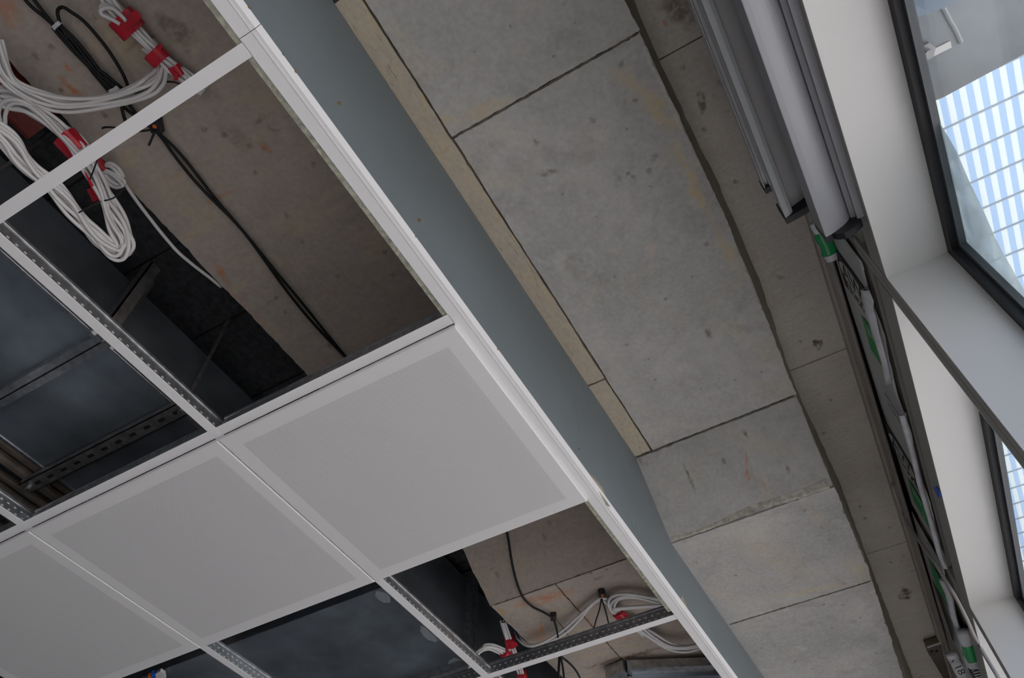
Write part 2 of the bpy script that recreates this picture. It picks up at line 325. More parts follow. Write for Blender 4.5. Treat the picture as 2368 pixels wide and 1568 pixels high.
# ================================================================== SETTING
HC, SOF, DROP, SLAB = 2.70, 3.125, 2.935, 3.29     # grid level, beam soffit, dropped soffit, slab
XA, XB = -3.0, 6.0
tag(obj('floor', B((XA - 0.2, -0.36, -0.2), (XB + 0.2, 6.2, 0)), M['floor']), kind='structure')
tag(obj('wall_back', B((XA, 6.0, 0), (XB, 6.2, SLAB)), M['wall']), kind='structure')
tag(obj('wall_left', B((XA - 0.2, -0.36, 0), (XA, 6.0, SLAB)), M['wall']), kind='structure')
tag(obj('wall_right', B((XB, -0.1, 0), (XB + 0.2, 6.0, SLAB)), M['wall']), kind='structure')
tag(obj('ground', B((-30, -60, -0.5), (40, -0.36, -0.2)), M['ground']), kind='structure')

# ---- slab: a concrete ceiling, window strip in panels, dark boards over the plenum
ceil = tag(empty('ceiling', (0, 0, SLAB)), kind='structure')
def wmat(o): return (wmat(o.parent) @ o.matrix_parent_inverse @ o.matrix_basis) if o.parent else o.matrix_basis.copy()
def inp(o, par):                            # parent while keeping world coordinates
    o.parent = par; o.matrix_parent_inverse = wmat(par).inverted(); return o
inp(obj('slab', B((XA - 0.2, -0.45, SLAB + 0.012), (XB + 0.2, 6.2, SLAB + 0.25)), M['joint']), ceil)
for a, b in ((XA, 0.62), (0.62, 1.69), (1.69, 2.72), (2.72, XB)):
    inp(obj('soffit_panel', B((a + 0.0015, -0.42, SLAB), (b - 0.0015, 0.2, SLAB + 0.02), 0.0008), M['conc_slab']), ceil)
x = -2.44
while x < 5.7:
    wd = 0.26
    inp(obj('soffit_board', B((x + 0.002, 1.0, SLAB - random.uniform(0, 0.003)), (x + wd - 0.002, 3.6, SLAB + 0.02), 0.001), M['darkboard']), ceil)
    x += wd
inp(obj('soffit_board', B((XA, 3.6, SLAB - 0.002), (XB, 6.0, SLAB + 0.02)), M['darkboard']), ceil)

# ---- band beam with dropped end: soffit panels split at the formwork joints
beam = tag(empty('concrete_beam', (1.6, 0.54, SLAB)), kind='structure')
EDGE = [(XA, -0.04), (0.4, -0.046), (0.9, -0.054), (1.2, -0.052), (1.63, -0.036), (1.82, -0.024), (2.25, -0.017), (2.97, 0.03), (4.0, 0.08), (XB, 0.12)]
def edge_y(x):
    for (x0, y0), (x1, y1) in zip(EDGE, EDGE[1:]):
        if x <= x1: return y0 + (y1 - y0) * (x - x0) / (x1 - x0)
    return EDGE[-1][1]
def zs(x):
    return SOF if x <= 1.63 else (DROP if x >= 1.825 else SOF + (DROP - SOF) * (x - 1.63) / 0.195)
LEFT = 1.13
def left_y(x): return LEFT - 0.035 * max(0, min(1, (x - 1.63) / 0.2))
body = bmesh.new()
for a, b in ((XA, 1.63), (1.63, 1.825), (1.825, XB)):
    prism(body, [(a, 0.13, zs(a) + 0.012), (b, 0.13, zs(b) + 0.012), (b, 0.13, SLAB + 0.01), (a, 0.13, SLAB + 0.01)], (0, left_y(1.7) - 0.145, 0))
inp(obj('beam_core', body, M['joint']), beam)
def panel(x0, x1, y0, y1, m, dz=0.0, gap=0.0028):
    """one formwork panel of the soffit; all edges slightly broken"""
    near = x1 > -0.7 and x0 < 3.2
    st = 0.012 if near else 0.08
    n = max(3, int((x1 - x0) / st)); ya = (lambda x: edge_y(x)) if y0 is None else (lambda x: y0 + gap); yb = (lambda x: left_y(x)) if y1 is None else (lambda x: y1 - gap)
    k = max(3, int((yb(x0) - ya(x0)) / st))
    ja = 0.004 if y0 is None else gap * 0.5; jb = 0.003 if y1 is None else gap * 0.5; jx = gap * 0.5
    drift = [0.0, 0.0]; grid = []; up = Vector((0, 0, 0.018))
    for i in range(n + 1):
        x = x0 + gap + (x1 - x0 - 2 * gap) * i / n
        drift = [d * 0.7 + random.uniform(-1, 1) * 0.6 for d in drift]
        a = ya(x) + drift[0] * ja; b = yb(x) + drift[1] * jb; col = []
        for j in range(k + 1):
            xx = x + (random.uniform(-jx, jx) if i in (0, n) else 0); col.append(Vector((xx, a + (b - a) * j / k, zs(xx) + dz)))
        grid.append(col)
    bm = bmesh.new(); lo = [[bm.verts.new(p) for p in c] for c in grid]
    for i in range(n):
        for j in range(k): bm.faces.new((lo[i][j], lo[i][j + 1], lo[i + 1][j + 1], lo[i + 1][j]))
    rim = [lo[i][0] for i in range(n + 1)] + [lo[n][j] for j in range(1, k + 1)] + [lo[i][k] for i in range(n - 1, -1, -1)] + [lo[0][j] for j in range(k - 1, 0, -1)]
    hi = [bm.verts.new(v.co + up) for v in rim]
    for i in range(len(rim)): bm.faces.new((rim[i], hi[i], hi[(i + 1) % len(rim)], rim[(i + 1) % len(rim)]))
    return inp(obj('soffit_panel', bm, m), beam)
for a, b, dz in ((XA, -0.66, 0.001), (-0.66, 0.49, 0.0), (0.49, 1.63, 0.0015)):
    panel(a, b, None, 0.412, M['conc'] if b > 1 else M['conc_a'], dz)
for a, b, dz in ((XA, -1.04, 0.0), (-1.04, 0.13, 0.002), (0.13, 1.30, 0.003), (1.30, 1.63, 0.002)):
    panel(a, b, 0.412, 0.60, M['conc_tan'], dz); panel(a, b, 0.60, None, M['conc_rust'], dz, 0.0004)
panel(1.63, 1.825, None, 0.55, M['conc_b']); panel(1.63, 1.825, 0.55, None, M['conc_rust'], 0, 0.0004)
for a, b, dz in ((1.825, 2.32, 0.0), (2.32, 3.1, 0.003), (3.1, 4.3, 0.0), (4.3, XB, 0.002)):
    panel(a, b, None, 0.55, M['conc_b'], dz); panel(a, b, 0.55, 0.86, M['conc_rust'], dz, 0.001); panel(a, b, 0.86, None, M['conc_rust'], dz + 0.002)
def joint_line(p, q, wid, name='joint_line'):
    p, q = Vector(p), Vector(q); n = 50; bm = bmesh.new(); prev = None; t = (q - p).normalized(); sd_ = Vector((t.y, -t.x, 0))
    for i in range(n + 1):
        c = p.lerp(q, i / n); a, b = (wid * random.uniform(0.3, 0.75) for _ in range(2)); c.z = zs(c.x) - 0.0006
        v = [bm.verts.new(c - sd_ * a), bm.verts.new(c + sd_ * b), bm.verts.new(c + sd_ * b + Vector((0, 0, 0.012))), bm.verts.new(c - sd_ * a + Vector((0, 0, 0.012)))]
        if prev:
            for k in range(4): bm.faces.new((prev[k], prev[(k + 1) % 4], v[(k + 1) % 4], v[k]))
        else: bm.faces.new(v)
        prev = v
    bm.faces.new(prev); return inp(obj(name, bm, M['grout']), beam)
joint_line((2.32, 0.46, 0), (2.32, edge_y(2.32) + 0.004, 0), 0.0055); joint_line((1.63, 0.46, 0), (1.63, edge_y(1.63) + 0.004, 0), 0.004); joint_line((0.49, 0.41, 0), (0.49, edge_y(0.49) + 0.004, 0), 0.0045)
joint_line((1.825, 1.08, 0), (1.825, 0.5, 0), 0.003); joint_line((1.83, 0.86, 0), (2.35, 0.86, 0), 0.004)
# formed face that climbs from the beam edge to the slab
far = [at(u, v, SLAB) for u, v in ((1466, 0), (1545, 185), (1660, 420), (1755, 640), (1838, 892), (1934, 1098), (1952, 1144), (1998, 1268), (2112, 1568))]
far = [Vector((XA, far[0].y, SLAB))] + far + [Vector((XB, far[-1].y + 0.1, SLAB))]
def far_y(x):
    for p, q in zip(far, far[1:]):
        if x <= q.x: return p.y + (q.y - p.y) * (x - p.x) / max(1e-6, q.x - p.x)
    return far[-1].y
rb = bmesh.new(); prev = None
xs = [XA + (XB - XA) * i / 300 for i in range(301)]
for x in xs:
    yb_, zb_ = edge_y(x) - 0.001, zs(x) + 0.009
    q = [rb.verts.new((x, yb_, zb_)), rb.verts.new((x, far_y(x) + random.uniform(-0.002, 0.002), SLAB + 0.005)), rb.verts.new((x, 0.16, SLAB + 0.005)), rb.verts.new((x, 0.16, zb_))]
    if prev:
        for i in range(4): rb.faces.new((prev[i], prev[(i + 1) % 4], q[(i + 1) % 4], q[i]))
    prev = q
inp(obj('formed_edge', rb, M['riser']), beam)
# ragged mortar ridge along the end of the slope
rb = bmesh.new(); prev = None; n = 70
for i in range(n + 1):
    t = i / n; y = 0.46 + (edge_y(1.82) + 0.01 - 0.46) * t; xx = 1.815 + 0.004 * math.sin(9 * t)
    wv = 0.003 + 0.012 * max(0, (t - 0.45)) * (1 + random.uniform(-0.5, 0.5)); h = 0.002 + 0.004 * t * random.random()
    q = [rb.verts.new((xx - wv * 1.3, y, zs(xx - wv) + 0.001)), rb.verts.new((xx, y, zs(xx) - h)), rb.verts.new((xx + wv + random.uniform(0, .003), y, DROP + 0.001))]
    if prev:
        for k in range(2): rb.faces.new((prev[k], prev[k + 1], q[k + 1], q[k]))
    prev = q
inp(obj('mortar_ridge', rb, mat('pale mortar', (0.36, 0.34, 0.29), 0.85, 0, (60, 0.3), (80, 0.5))), beam)

# ---- bulkhead board above the ceiling edge
bulk = tag(empty('wall_bulkhead', (1, 0.466, HC)), kind='structure')
YB = 0.466
top = [(XA, SOF), (1.63, SOF), (1.70, SOF - 0.045), (1.765, SOF - 0.12), (1.84, DROP + 0.005), (2.0, DROP - 0.002), (XB, DROP)]
pts = [(XA, YB, HC + 0.006), (XB, YB, HC + 0.006)] + [(a, YB, b) for a, b in reversed(top)]
inp(obj('board', prism(bmesh.new(), pts, (0, 0.013, 0)), M['board']), bulk)
inp(obj('steel_track', B((XA, 0.502, HC + 0.004), (1.80, 0.5115, HC + 0.035)), M['galv_yellow']), bulk)
inp(obj('filler_patch', prism(bmesh.new(), [Vector((p.x, YB - 0.0006, p.z)) for p in (aty(u, v, YB) for u, v in ((1366, 1098), (1376, 1107), (1392, 1128), (1404, 1156), (1412, 1172), (1406, 1170), (1388, 1142)))], (0, 0.0008, 0)), M['patch']), bulk)
inp(obj('filler_patch', prism(bmesh.new(), [Vector((p.x, YB - 0.0006, p.z)) for p in (aty(u, v, YB) for u, v in ((1578, 1378), (1586, 1398), (1592, 1412), (1584, 1408), (1574, 1384)))], (0, 0.0008, 0)), M['patch']), bulk)
for i, (u, v) in enumerate(((572, 20), (651, 128), (680, 168), (782, 240), (958, 548), (968, 510), (1148, 808), (1338, 1040))):
    p = aty(u, v, YB)
    sb = bmesh.new(); cyl(sb, (p.x, YB - 0.0035, p.z), (p.x, YB + 0.003, p.z), 0.0032, 8); cyl(sb, (p.x, YB - 0.005, p.z), (p.x, YB - 0.002, p.z), 0.0016, 6)
    inp(obj('screw', sb, M['brass'] if i % 3 != 1 else M['bolt']), bulk)
# scratches in the board paint
sc = bmesh.new()
for (a, b) in (((1318, 835), (1335, 960)), ((1335, 960), (1348, 1065)), ((781, 236), (786, 246)), ((1456, 1180), (1470, 1230)), ((1538, 1320), (1545, 1340)), ((1470, 1195), (1480, 1235))):
    p, q = aty(*a, YB), aty(*b, YB); p.y = q.y = YB - 0.0003
    obox(sc, p, q, 0.0006, 0.0012)
inp(obj('paint_scratches', sc, M['spacer']), bulk)

# ---- perimeter trim, in two lengths that butt at the first cross tee
tr = tag(empty('trim_1', (1, 0.48, HC)), kind='structure')
prof = [(0.4685, HC), (0.500, HC), (0.500, HC + 0.022), (0.4985, HC + 0.022), (0.4985, HC + 0.0015), (0.4735, HC + 0.0015), (0.4735, HC + 0.0025), (0.4655, HC + 0.0125), (0.4625, HC + 0.0125)]
for a, b in ((XA, 0.066), (0.067, XB)):
    inp(obj('edge_trim', prism(bmesh.new(), [(a, y, z) for y, z in prof], (b - a, 0, 0)), M['white']), tr)
    inp(obj('trim_rib', B((a, 0.4755, HC - 0.0008), (b, 0.4768, HC + 0.001)), M['white']), tr)

# ================================================================== FACADE
K = [(-2.60, -0.282), (-1.40, -0.276), (-0.20, -0.269), (1.0275, -0.262), (2.225, -0.215), (3.42, -0.168), (4.62, -0.12), (5.82, -0.07)]
MW = 0.055                                   # mullion width
HEADZ = HC
def unit(i):
    (x0, y0), (x1, y1) = K[i], K[i + 1]
    L_ = math.hypot(x1 - x0, y1 - y0); a = math.atan2(y1 - y0, x1 - x0)
    r = tag(empty('window_%d' % (i + 1), (x0, y0, 0), a), kind='structure')
    h = MW / 2; lo, hi = h, L_ - h; D = 0.114
    P = lambda n, bm, m: obj(n, bm, m, r)
    P('head_lining', B((lo, -D, HEADZ), (hi, -0.0005, HEADZ + 0.004)), M['cream'])
    P('head_frame', B((lo - 0.001, -D, HEADZ + 0.0042), (hi + 0.001, 0, HEADZ + 0.075), 0.001), M['frame'])
    P('jamb_lining', B((lo - 0.004, -D, 0.05), (lo, -0.0005, HEADZ)), M['cream'])
    P('jamb_lining', B((hi, -D, 0.05), (hi + 0.004, -0.0005, HEADZ)), M['cream'])
    P('sill', B((lo, -D, 0.0), (hi, 0, 0.05)), M['cream'])
    g = 0.022; y0_, y1_ = -D - 0.012, -D + 0.002
    gk = bmesh.new()
    for a_, b_ in (((lo, HEADZ - g), (hi, HEADZ + 0.004)), ((lo, 0.05), (lo + g, HEADZ - g)), ((hi - g, 0.05), (hi, HEADZ - g)), ((lo, 0.03), (hi, 0.05 + g))):
        box(gk, (a_[0], y0_, a_[1]), (b_[0], y1_, b_[1]))
    P('gasket', gk, M['gasket'])
    sp = bmesh.new(); k = g + 0.008
    for a_, b_ in (((lo + g, HEADZ - k), (hi - g, HEADZ - g)), ((lo + g, 0.05 + g), (lo + k, HEADZ - k)), ((hi - k, 0.05 + g), (hi - g, HEADZ - k))):
        box(sp, (a_[0], -D - 0.022, a_[1]), (b_[0], -D - 0.010, b_[1]))
    P('spacer_bar', sp, M['spacerdark'])
    P('pane', B((lo, -D - 0.018, 0.05), (hi, -D - 0.012, HEADZ - 0.002)), M['glass'])
    # upstand above the head
    P('recess', B((-h, -D, HEADZ + 0.0755), (L_ - h, -0.03, SLAB)), M['gasket'])
    P('spandrel_panel', B((h * 0.4, -0.03, HEADZ + 0.135), (L_ - h * 0.4, -0.006, HEADZ + 0.345)), M['frame'])
    # mullion at the far end
    m = bmesh.new(); box(m, (hi + 0.0045, -D - 0.03, 0), (hi + 0.026, 0.0, HEADZ + 0.17), 0.0008); box(m, (hi + 0.029, -D - 0.03, 0), (hi + MW - 0.0045, 0.0, HEADZ + 0.17), 0.0008)
    P('mullion', m, M['frame'])
    P('mullion_core', B((hi + 0.02, -D, 0), (hi + 0.035, -0.004, HEADZ + 0.17)), M['gasket'])
    return r
units = [unit(i) for i in range(len(K) - 1)]
# ledger angle along the top of the facade, one length for each bay
led = tag(empty('trim_2', (1, -0.23, SLAB - 0.1)), kind='structure')
for (x0, y0), (x1, y1) in zip(K, K[1:]):
    a = Vector((x0, y0, 0)); t = (Vector((x1, y1, 0)) - a); n = Vector((-t.y, t.x, 0)).normalized()
    if x1 < 1.2: a = a; 
    pr = [(-0.004, SLAB - 0.13), (0.000, SLAB - 0.133), (0.003, SLAB - 0.12), (0.002, SLAB - 0.045), (0.008, SLAB - 0.035), (0.008, SLAB - 0.001), (0.003, SLAB - 0.001), (0.003, SLAB - 0.034), (-0.003, SLAB - 0.044)]
    inp(obj('ledger', prism(bmesh.new(), [a + n * o_ + Vector((0, 0, z_)) for o_, z_ in pr], t), M['ledger']), led)

# ================================================================== CEILING GRID
TEE = []
def tee(p, q, label, side=1, dots=2, holes=True):
    """inverted T bar from p to q at grid level: flange, web, bulb and bright blocks painting light at the web holes"""
    p, q = Vector(p), Vector(q); L_ = (q - p).length; a = math.atan2(q.y - p.y, q.x - p.x)
    r = empty('ceiling_tee', (p.x, p.y, HC), a); tag(r, label, 'ceiling tee', 'white exposed grid tees')
    obj('flange', B((0, -0.012, 0), (L_, 0.012, 0.0012), 0.0003), M['white'], r)
    obj('web', B((0, -0.0008, 0.0012), (L_, 0.0008, 0.036)), M['galv'], r)
    obj('bulb', B((0, -0.0035, 0.036), (L_, 0.0035, 0.044), 0.0008), M['galv'], r)
    if holes:
        d = bmesh.new(); x = 0.02; k = 0
        while x < L_ - 0.02:
            for j in range(dots):
                zc = 0.017 if dots == 1 else (0.012 + 0.013 * j); xo = x + (0.0095 if j else 0)
                box(d, (xo - 0.0028, -0.0018, zc - 0.0013), (xo + 0.0028, 0.0018, zc + 0.0013))
            x += 0.019
        o = obj('hole_glints', d, M['alu_light'], r); tag(o, kind='stuff')  # bright metal stands in for light caught at holes in the web
    return r
YM1, YM2, YM3 = 1.107, 1.718, 2.322
X0, X1, X3 = 0.084, 0.668, 1.826
tee((-2.9, YM1, 0), (5.9, YM1, 0), 'long white tee beside the nearest perforated tile, running under the cable loops', dots=1)
tee((-2.9, YM2, 0), (5.9, YM2, 0), 'long white tee at the left edge below the bare duct', dots=2)
tee((-2.9, YM3, 0), (5.9, YM3, 0), 'long white tee beyond the third tile from the window bulkhead', holes=False)
tee((X0, 0.499, 0), (X0, YM1 - 0.0125, 0), 'cross tee below the black cable coil, meeting the bulkhead trim', dots=1)
tee((X0, YM1 + 0.0125, 0), (X0, YM2 - 0.0125, 0), 'cross tee in the left corner continuing away from the black cable coil', dots=1)
tee((X1, 0.499, 0), (X1, YM1 - 0.0125, 0), 'cross tee along the upper edge of the tile nearest the bulkhead', dots=1)
tee((X1, YM1 + 0.0125, 0), (X1, YM2 - 0.0125, 0), 'cross tee along the upper edge of the middle tile', dots=1)
tee((X1, YM2 + 0.0125, 0), (X1, YM3 - 0.0125, 0), 'cross tee along the upper edge of the leftmost tile', dots=1)
tee((X3, 0.499, 0), (X3, YM1 - 0.0125, 0), 'cross tee with black dotted web below the white cable arcs', dots=2)
tee((X3, YM1 + 0.0125, 0), (X3, YM2 - 0.0125, 0), 'short length of cross tee at the bottom edge beside the big duct', dots=2)

def tile(x0, x1, y0, y1, z, label):
    hx, hy = (x1 - x0) / 2, (y1 - y0) / 2
    r = empty('ceiling_tile', ((x0 + x1) / 2, (y0 + y1) / 2, z)); tag(r, label, 'ceiling tile', 'perforated metal ceiling tiles')
    bm = bmesh.new(); b = 0.002
    ring = lambda ax, ay, zz: [bm.verts.new(p) for p in ((-ax, -ay, zz), (ax, -ay, zz), (ax, ay, zz), (-ax, ay, zz))]
    a = ring(hx - b, hy - b, 0); c = ring(hx, hy, b); e = ring(hx, hy, 0.009)
    bm.faces.new(a)
    for lo, hi in ((a, c), (c, e)):
        for i in range(4): bm.faces.new((lo[i], lo[(i + 1) % 4], hi[(i + 1) % 4], hi[i]))
    bm.faces.new(e[::-1])
    obj('tray', bm, M['tile'], r)
    up = bmesh.new()
    for s in (-1, 1):
        box(up, (-hx + 0.006, s * (hy - 0.018) - 0.001, 0.009), (hx - 0.006, s * (hy - 0.018) + 0.001, 0.034)); box(up, (s * (hx - 0.018) - 0.001, -hy + 0.02, 0.009), (s * (hx - 0.018) + 0.001, hy - 0.02, 0.034))
    obj('upturned_edge', up, M['galv'], r)
    return r
ZT = HC - 0.0095
tile(0.682, 1.268, 0.4985, 1.1085, ZT, 'perforated white tile against the bulkhead trim, nearest of the row')
tile(0.682, 1.268, 1.1115, 1.7095, ZT, 'perforated white tile in the middle of the row of three')
tile(0.682, 1.268, 1.7125, 2.312, ZT, 'perforated white tile cut by the left picture edge')

# ================================================================== DUCTS AND SUPPORTS
def duct(name, x0, x1, y0, y1, z0, z1, flanges, label):
    r = empty(name, (x0, (y0 + y1) / 2, z0)); tag(r, label, 'duct')
    inp(obj('duct_body', B((x0, y0, z0), (x1, y1, z1), 0.002), M['duct']), r)
    for fx in flanges:
        for s in (-1, 1):
            f = bmesh.new(); a, b = sorted((fx + s * 0.002, fx + s * 0.020)); e = 0.028
            box(f, (a, y0 - e, z0 - e), (b, y0, z1 + e)); box(f, (a, y1, z0 - e), (b, y1 + e, z1 + e)); box(f, (a, y0, z0 - e), (b, y1, z0)); box(f, (a, y0, z1), (b, y1, z1 + e))
            fo = inp(obj('flange', f, M['galv']), r)
        for yy in (y0 - 0.016, y1 + 0.016):
            bb = bmesh.new(); cyl(bb, (fx - 0.032, yy, z0 - 0.016), (fx + 0.032, yy, z0 - 0.016), 0.006, 6); cyl(bb, (fx - 0.03, yy, z0 - 0.016), (fx - 0.020, yy, z0 - 0.016), 0.011, 6)
            inp(obj('bolt', bb, M['bolt']), fo)
    for yy in (y0, y1):                      # folded seam along the lower corners
        inp(obj('corner_seam', B((x0, yy - 0.004, z0 - 0.003), (x1, yy + 0.004, z0 + 0.006), 0.001), M['galv']), r)
    return r
duct('rectangular_duct', -2.8, 1.46, 1.335, 1.797, 2.922, 3.145, (-0.75, 0.43), 'rectangular galvanised duct above the left openings with bolted flange')
duct('rectangular_duct', 1.545, 5.8, 1.322, 2.75, 2.918, 3.245, (2.04,), 'wide galvanised duct above the bottom openings beside the perforated tiles')

def rod(p, q, label, grp='threaded hanger rods'):
    o = obj('hanger_rod', cyl(bmesh.new(), p, q, 0.005, 10), M['steel']); tag(o, label, 'hanger rod', grp); return recentre(o)
def trapeze(xc, y0, y1, z, label):
    r = empty('trapeze_bracket', (xc, (y0 + y1) / 2, z)); tag(r, label, 'bracket')
    ch = bmesh.new()
    for a, b in (((-0.02, 0), (0.02, 0.0025)), ((-0.02, 0), (-0.0175, 0.021)), ((0.0175, 0), (0.02, 0.021))):
        box(ch, (xc + a[0], y0, z + a[1]), (xc + b[0], y1, z + b[1]))
    inp(obj('channel', ch, M['steel']), r)
    sl = bmesh.new(); y = y0 + 0.03
    while y < y1 - 0.05:
        box(sl, (xc - 0.0045, y, z - 0.0006), (xc + 0.0045, y + 0.020, z + 0.0005)); y += 0.05
    tag(inp(obj('slot_row', sl, M['gasket']), r), kind='stuff')
    for yy in (y0 + 0.02, y1 - 0.02):
        inp(obj('nut', cyl(bmesh.new(), (xc, yy, z - 0.012), (xc, yy, z), 0.009, 6), M['bolt']), r)
    return r
trapeze(0.675, 1.28, 1.87, 2.893, 'slotted steel channel under the duct, hung on two rods')
rod((0.675, 1.30, 2.88), (0.675, 1.30, SLAB), 'thin hanger rod from the dark boards down to the slotted channel')
rod((0.675, 1.85, 2.88), (0.675, 1.85, SLAB), 'hanger rod at the far end of the slotted channel, behind the duct')
p = at(118, 305, SLAB); rod((p.x, p.y, 2.86), (p.x, p.y, SLAB), 'hanger rod beside the white cable bundle in the left corner opening')
# struts at the first flange
ang = bmesh.new(); box(ang, (0.40, 1.270, 2.90), (0.404, 1.304, 3.18)); box(ang, (0.40, 1.270, 2.90), (0.43, 1.274, 3.18))
tag(recentre(obj('angle_strut', ang, M['steel'])), 'upright steel angle bolted beside the duct flange', 'strut')
for i, (yy, zz, rr) in enumerate(((1.865, 2.965, 0.014), (1.925, 2.975, 0.017), (2.00, 2.985, 0.012), (2.05, 2.99, 0.012), (2.115, 2.985, 0.02), (2.20, 2.99, 0.015))):
    o = obj('conduit', cyl(bmesh.new(), (-2.5, yy, zz), (1.50, yy, zz), rr, 12), M['pipe'], smooth=False)
    tag(recentre(o), 'dull brown conduit in the row left of the duct, %s from the duct' % ('first', 'second', 'third', 'fourth', 'fifth', 'sixth')[i], 'conduit', 'row of conduits beside the duct')
for i, xx in enumerate((0.78, 0.82)):
    o = obj('strap', B((xx, 1.84, 2.935), (xx + 0.012, 2.24, 2.94)), M['black']); tag(recentre(o), 'black strap under the conduits, %s the tile row' % ('farther from', 'nearer to')[i], 'strap', 'straps under the conduits')
o = obj('red_pipe', cyl(bmesh.new(), (-2.5, 1.235, 3.205), (0.02, 1.235, 3.205), 0.05, 16), M['redpipe']); tag(recentre(o), 'dark red pipe along the concrete beam at the upper left edge', 'pipe')
# galvanised box-out low at the beam
pa, pb = at(1450, 1545, 2.905), at(1650, 1538, 2.905)
r = empty('steel_channel', pa); tag(r, 'galvanised steel channel crossing the bottom edge under the concrete', 'channel')
side = (pb - pa).cross(Vector((0, 0, 1))).normalized()
inp(obj('channel_top', obox(bmesh.new(), pa, pb, 0.05, 0.03), M['galv']), r)
inp(obj('channel_side', obox(bmesh.new(), pa + Vector((0.035, 0.0, -0.008)), pb + Vector((0.035, 0.0, -0.008)), 0.03, 0.04), M['duct']), r)
inp(obj('channel_end', obox(bmesh.new(), at(1408, 1562, 2.91), at(1450, 1545, 2.91), 0.05, 0.04), M['galv']), r)

# ================================================================== CABLES
def lift(pix, zz):
    """picture points with a level (one for all, or one per point) -> smoothed 3D path"""
    if not isinstance(zz, (list, tuple)): zz = [zz] * len(pix)
    return [at(u, v, z) for (u, v), z in zip(pix, zz)]
def cable_thing(name, label, cat, grp, origin):
    r = empty(name, origin); tag(r, label, cat, grp); return r
def bundle(par, pts, n, r, m, spread=None, jit=0.25, rows=2, k=5):
    path = smooth_path(pts, k); spread = spread or r * 2.0
    cols = math.ceil(n / rows); out = []
    for i in range(n):
        cx_, cz_ = (i % cols) - (cols - 1) / 2, i // cols
        ph = random.uniform(0, 6.28); q = []
        for j, p in enumerate(path):
            t = path[min(j + 1, len(path) - 1)] - path[max(j - 1, 0)]
            s = Vector((t.y, -t.x, 0))
            s = s.normalized() if s.length > 1e-6 else Vector((1, 0, 0))
            wv = math.sin(j * 0.33 + ph) * jit
            q.append(p + s * (cx_ + wv) * spread + Vector((0, 0, 1)) * (cz_ * r * 1.9 + math.cos(j * 0.27 + ph) * jit * r))
        o = obj('cable', tube(bmesh.new(), q, r, 8), m, None, True); inp(o, par); out.append(o)
    return out
def wrap(par, p, q, wid, hgt, m=None, name='tape'):
    """a band of tape round a bundle from p to q"""
    p, q = Vector(p), Vector(q); t = (q - p).normalized(); s = t.cross(Vector((0, 0, 1))).normalized(); h = s.cross(t).normalized()
    bm = bmesh.new(); n = 14; rings = []
    for e in (p, q):
        rings.append([bm.verts.new(e + s * wid / 2 * math.copysign(abs(math.cos(a)) ** 0.6, math.cos(a)) + h * hgt / 2 * math.copysign(abs(math.sin(a)) ** 0.6, math.sin(a)) + t * random.uniform(-0.001, 0.001)) for a in [2 * math.pi * i / n for i in range(n)]])
    for i in range(n): bm.faces.new((rings[0][i], rings[0][(i + 1) % n], rings[1][(i + 1) % n], rings[1][i]))
    bm.faces.new(rings[0]); bm.faces.new(rings[1][::-1])
    global LASTWRAP
    LASTWRAP = inp(obj(name, bm, m or M['tape']), par); return LASTWRAP
def flag(par, pix, z, m=None):
    pts = [at(u, v, z) for u, v in pix]
    return inp(obj('tape_end', prism(bmesh.new(), pts, (0, 0, 0.0012)), m or M['tape']), LASTWRAP)
RW, RB = 0.0042, 0.0036

# 1. taped bundle and big slack loop below the beam
g = cable_thing('cable_bundle', 'taped white cable bundle with a big slack loop under the concrete, upper left', 'cable bundle', 'white cable bundles', at(300, 60, 3.08))
bundle(g, lift([(225, -40), (252, 5), (292, 52), (330, 92), (366, 128), (398, 156), (432, 182), (470, 214)], 3.088), 6, RW, M['cable'], 0.0085)
bundle(g, lift([(340, 102), (368, 132), (372, 160), (362, 184), (336, 206), (284, 227), (213, 241), (142, 243), (82, 227), (36, 203), (10, 176), (-8, 140), (-20, 90)], [3.104, 3.104, 3.09, 3.07, 3.05, 3.05, 3.05, 3.05, 3.05, 3.05, 3.05, 3.05, 3.05]), 7, RW, M['cable'], 0.0085, 0.35)
for k in range(3):
    bundle(g, lift([(292, 50), (262, 22), (244, 8 + 4 * k), (236, 10 + 5 * k), (236, 22 + 4 * k), (250, 36 + 2 * k), (276, 58)], 3.085 - 0.006 * k), 1, RW, M['cable'], 0.008)
wrap(g, at(276, 36, 3.092), at(312, 74, 3.092), 0.060, 0.030)
wrap(g, at(352, 118, 3.09), at(376, 142, 3.09), 0.044, 0.028)
wrap(g, at(402, 152, 3.09), at(418, 174, 3.09), 0.026, 0.024)
flag(g, [(290, 54), (300, 34), (313, 21), (327, 36), (314, 58), (300, 64)], 3.068)
flag(g, [(366, 112), (370, 100), (375, 105), (372, 116)], 3.08)
flag(g, [(401, 165), (412, 170), (412, 186), (400, 187), (404, 177)], 3.075)

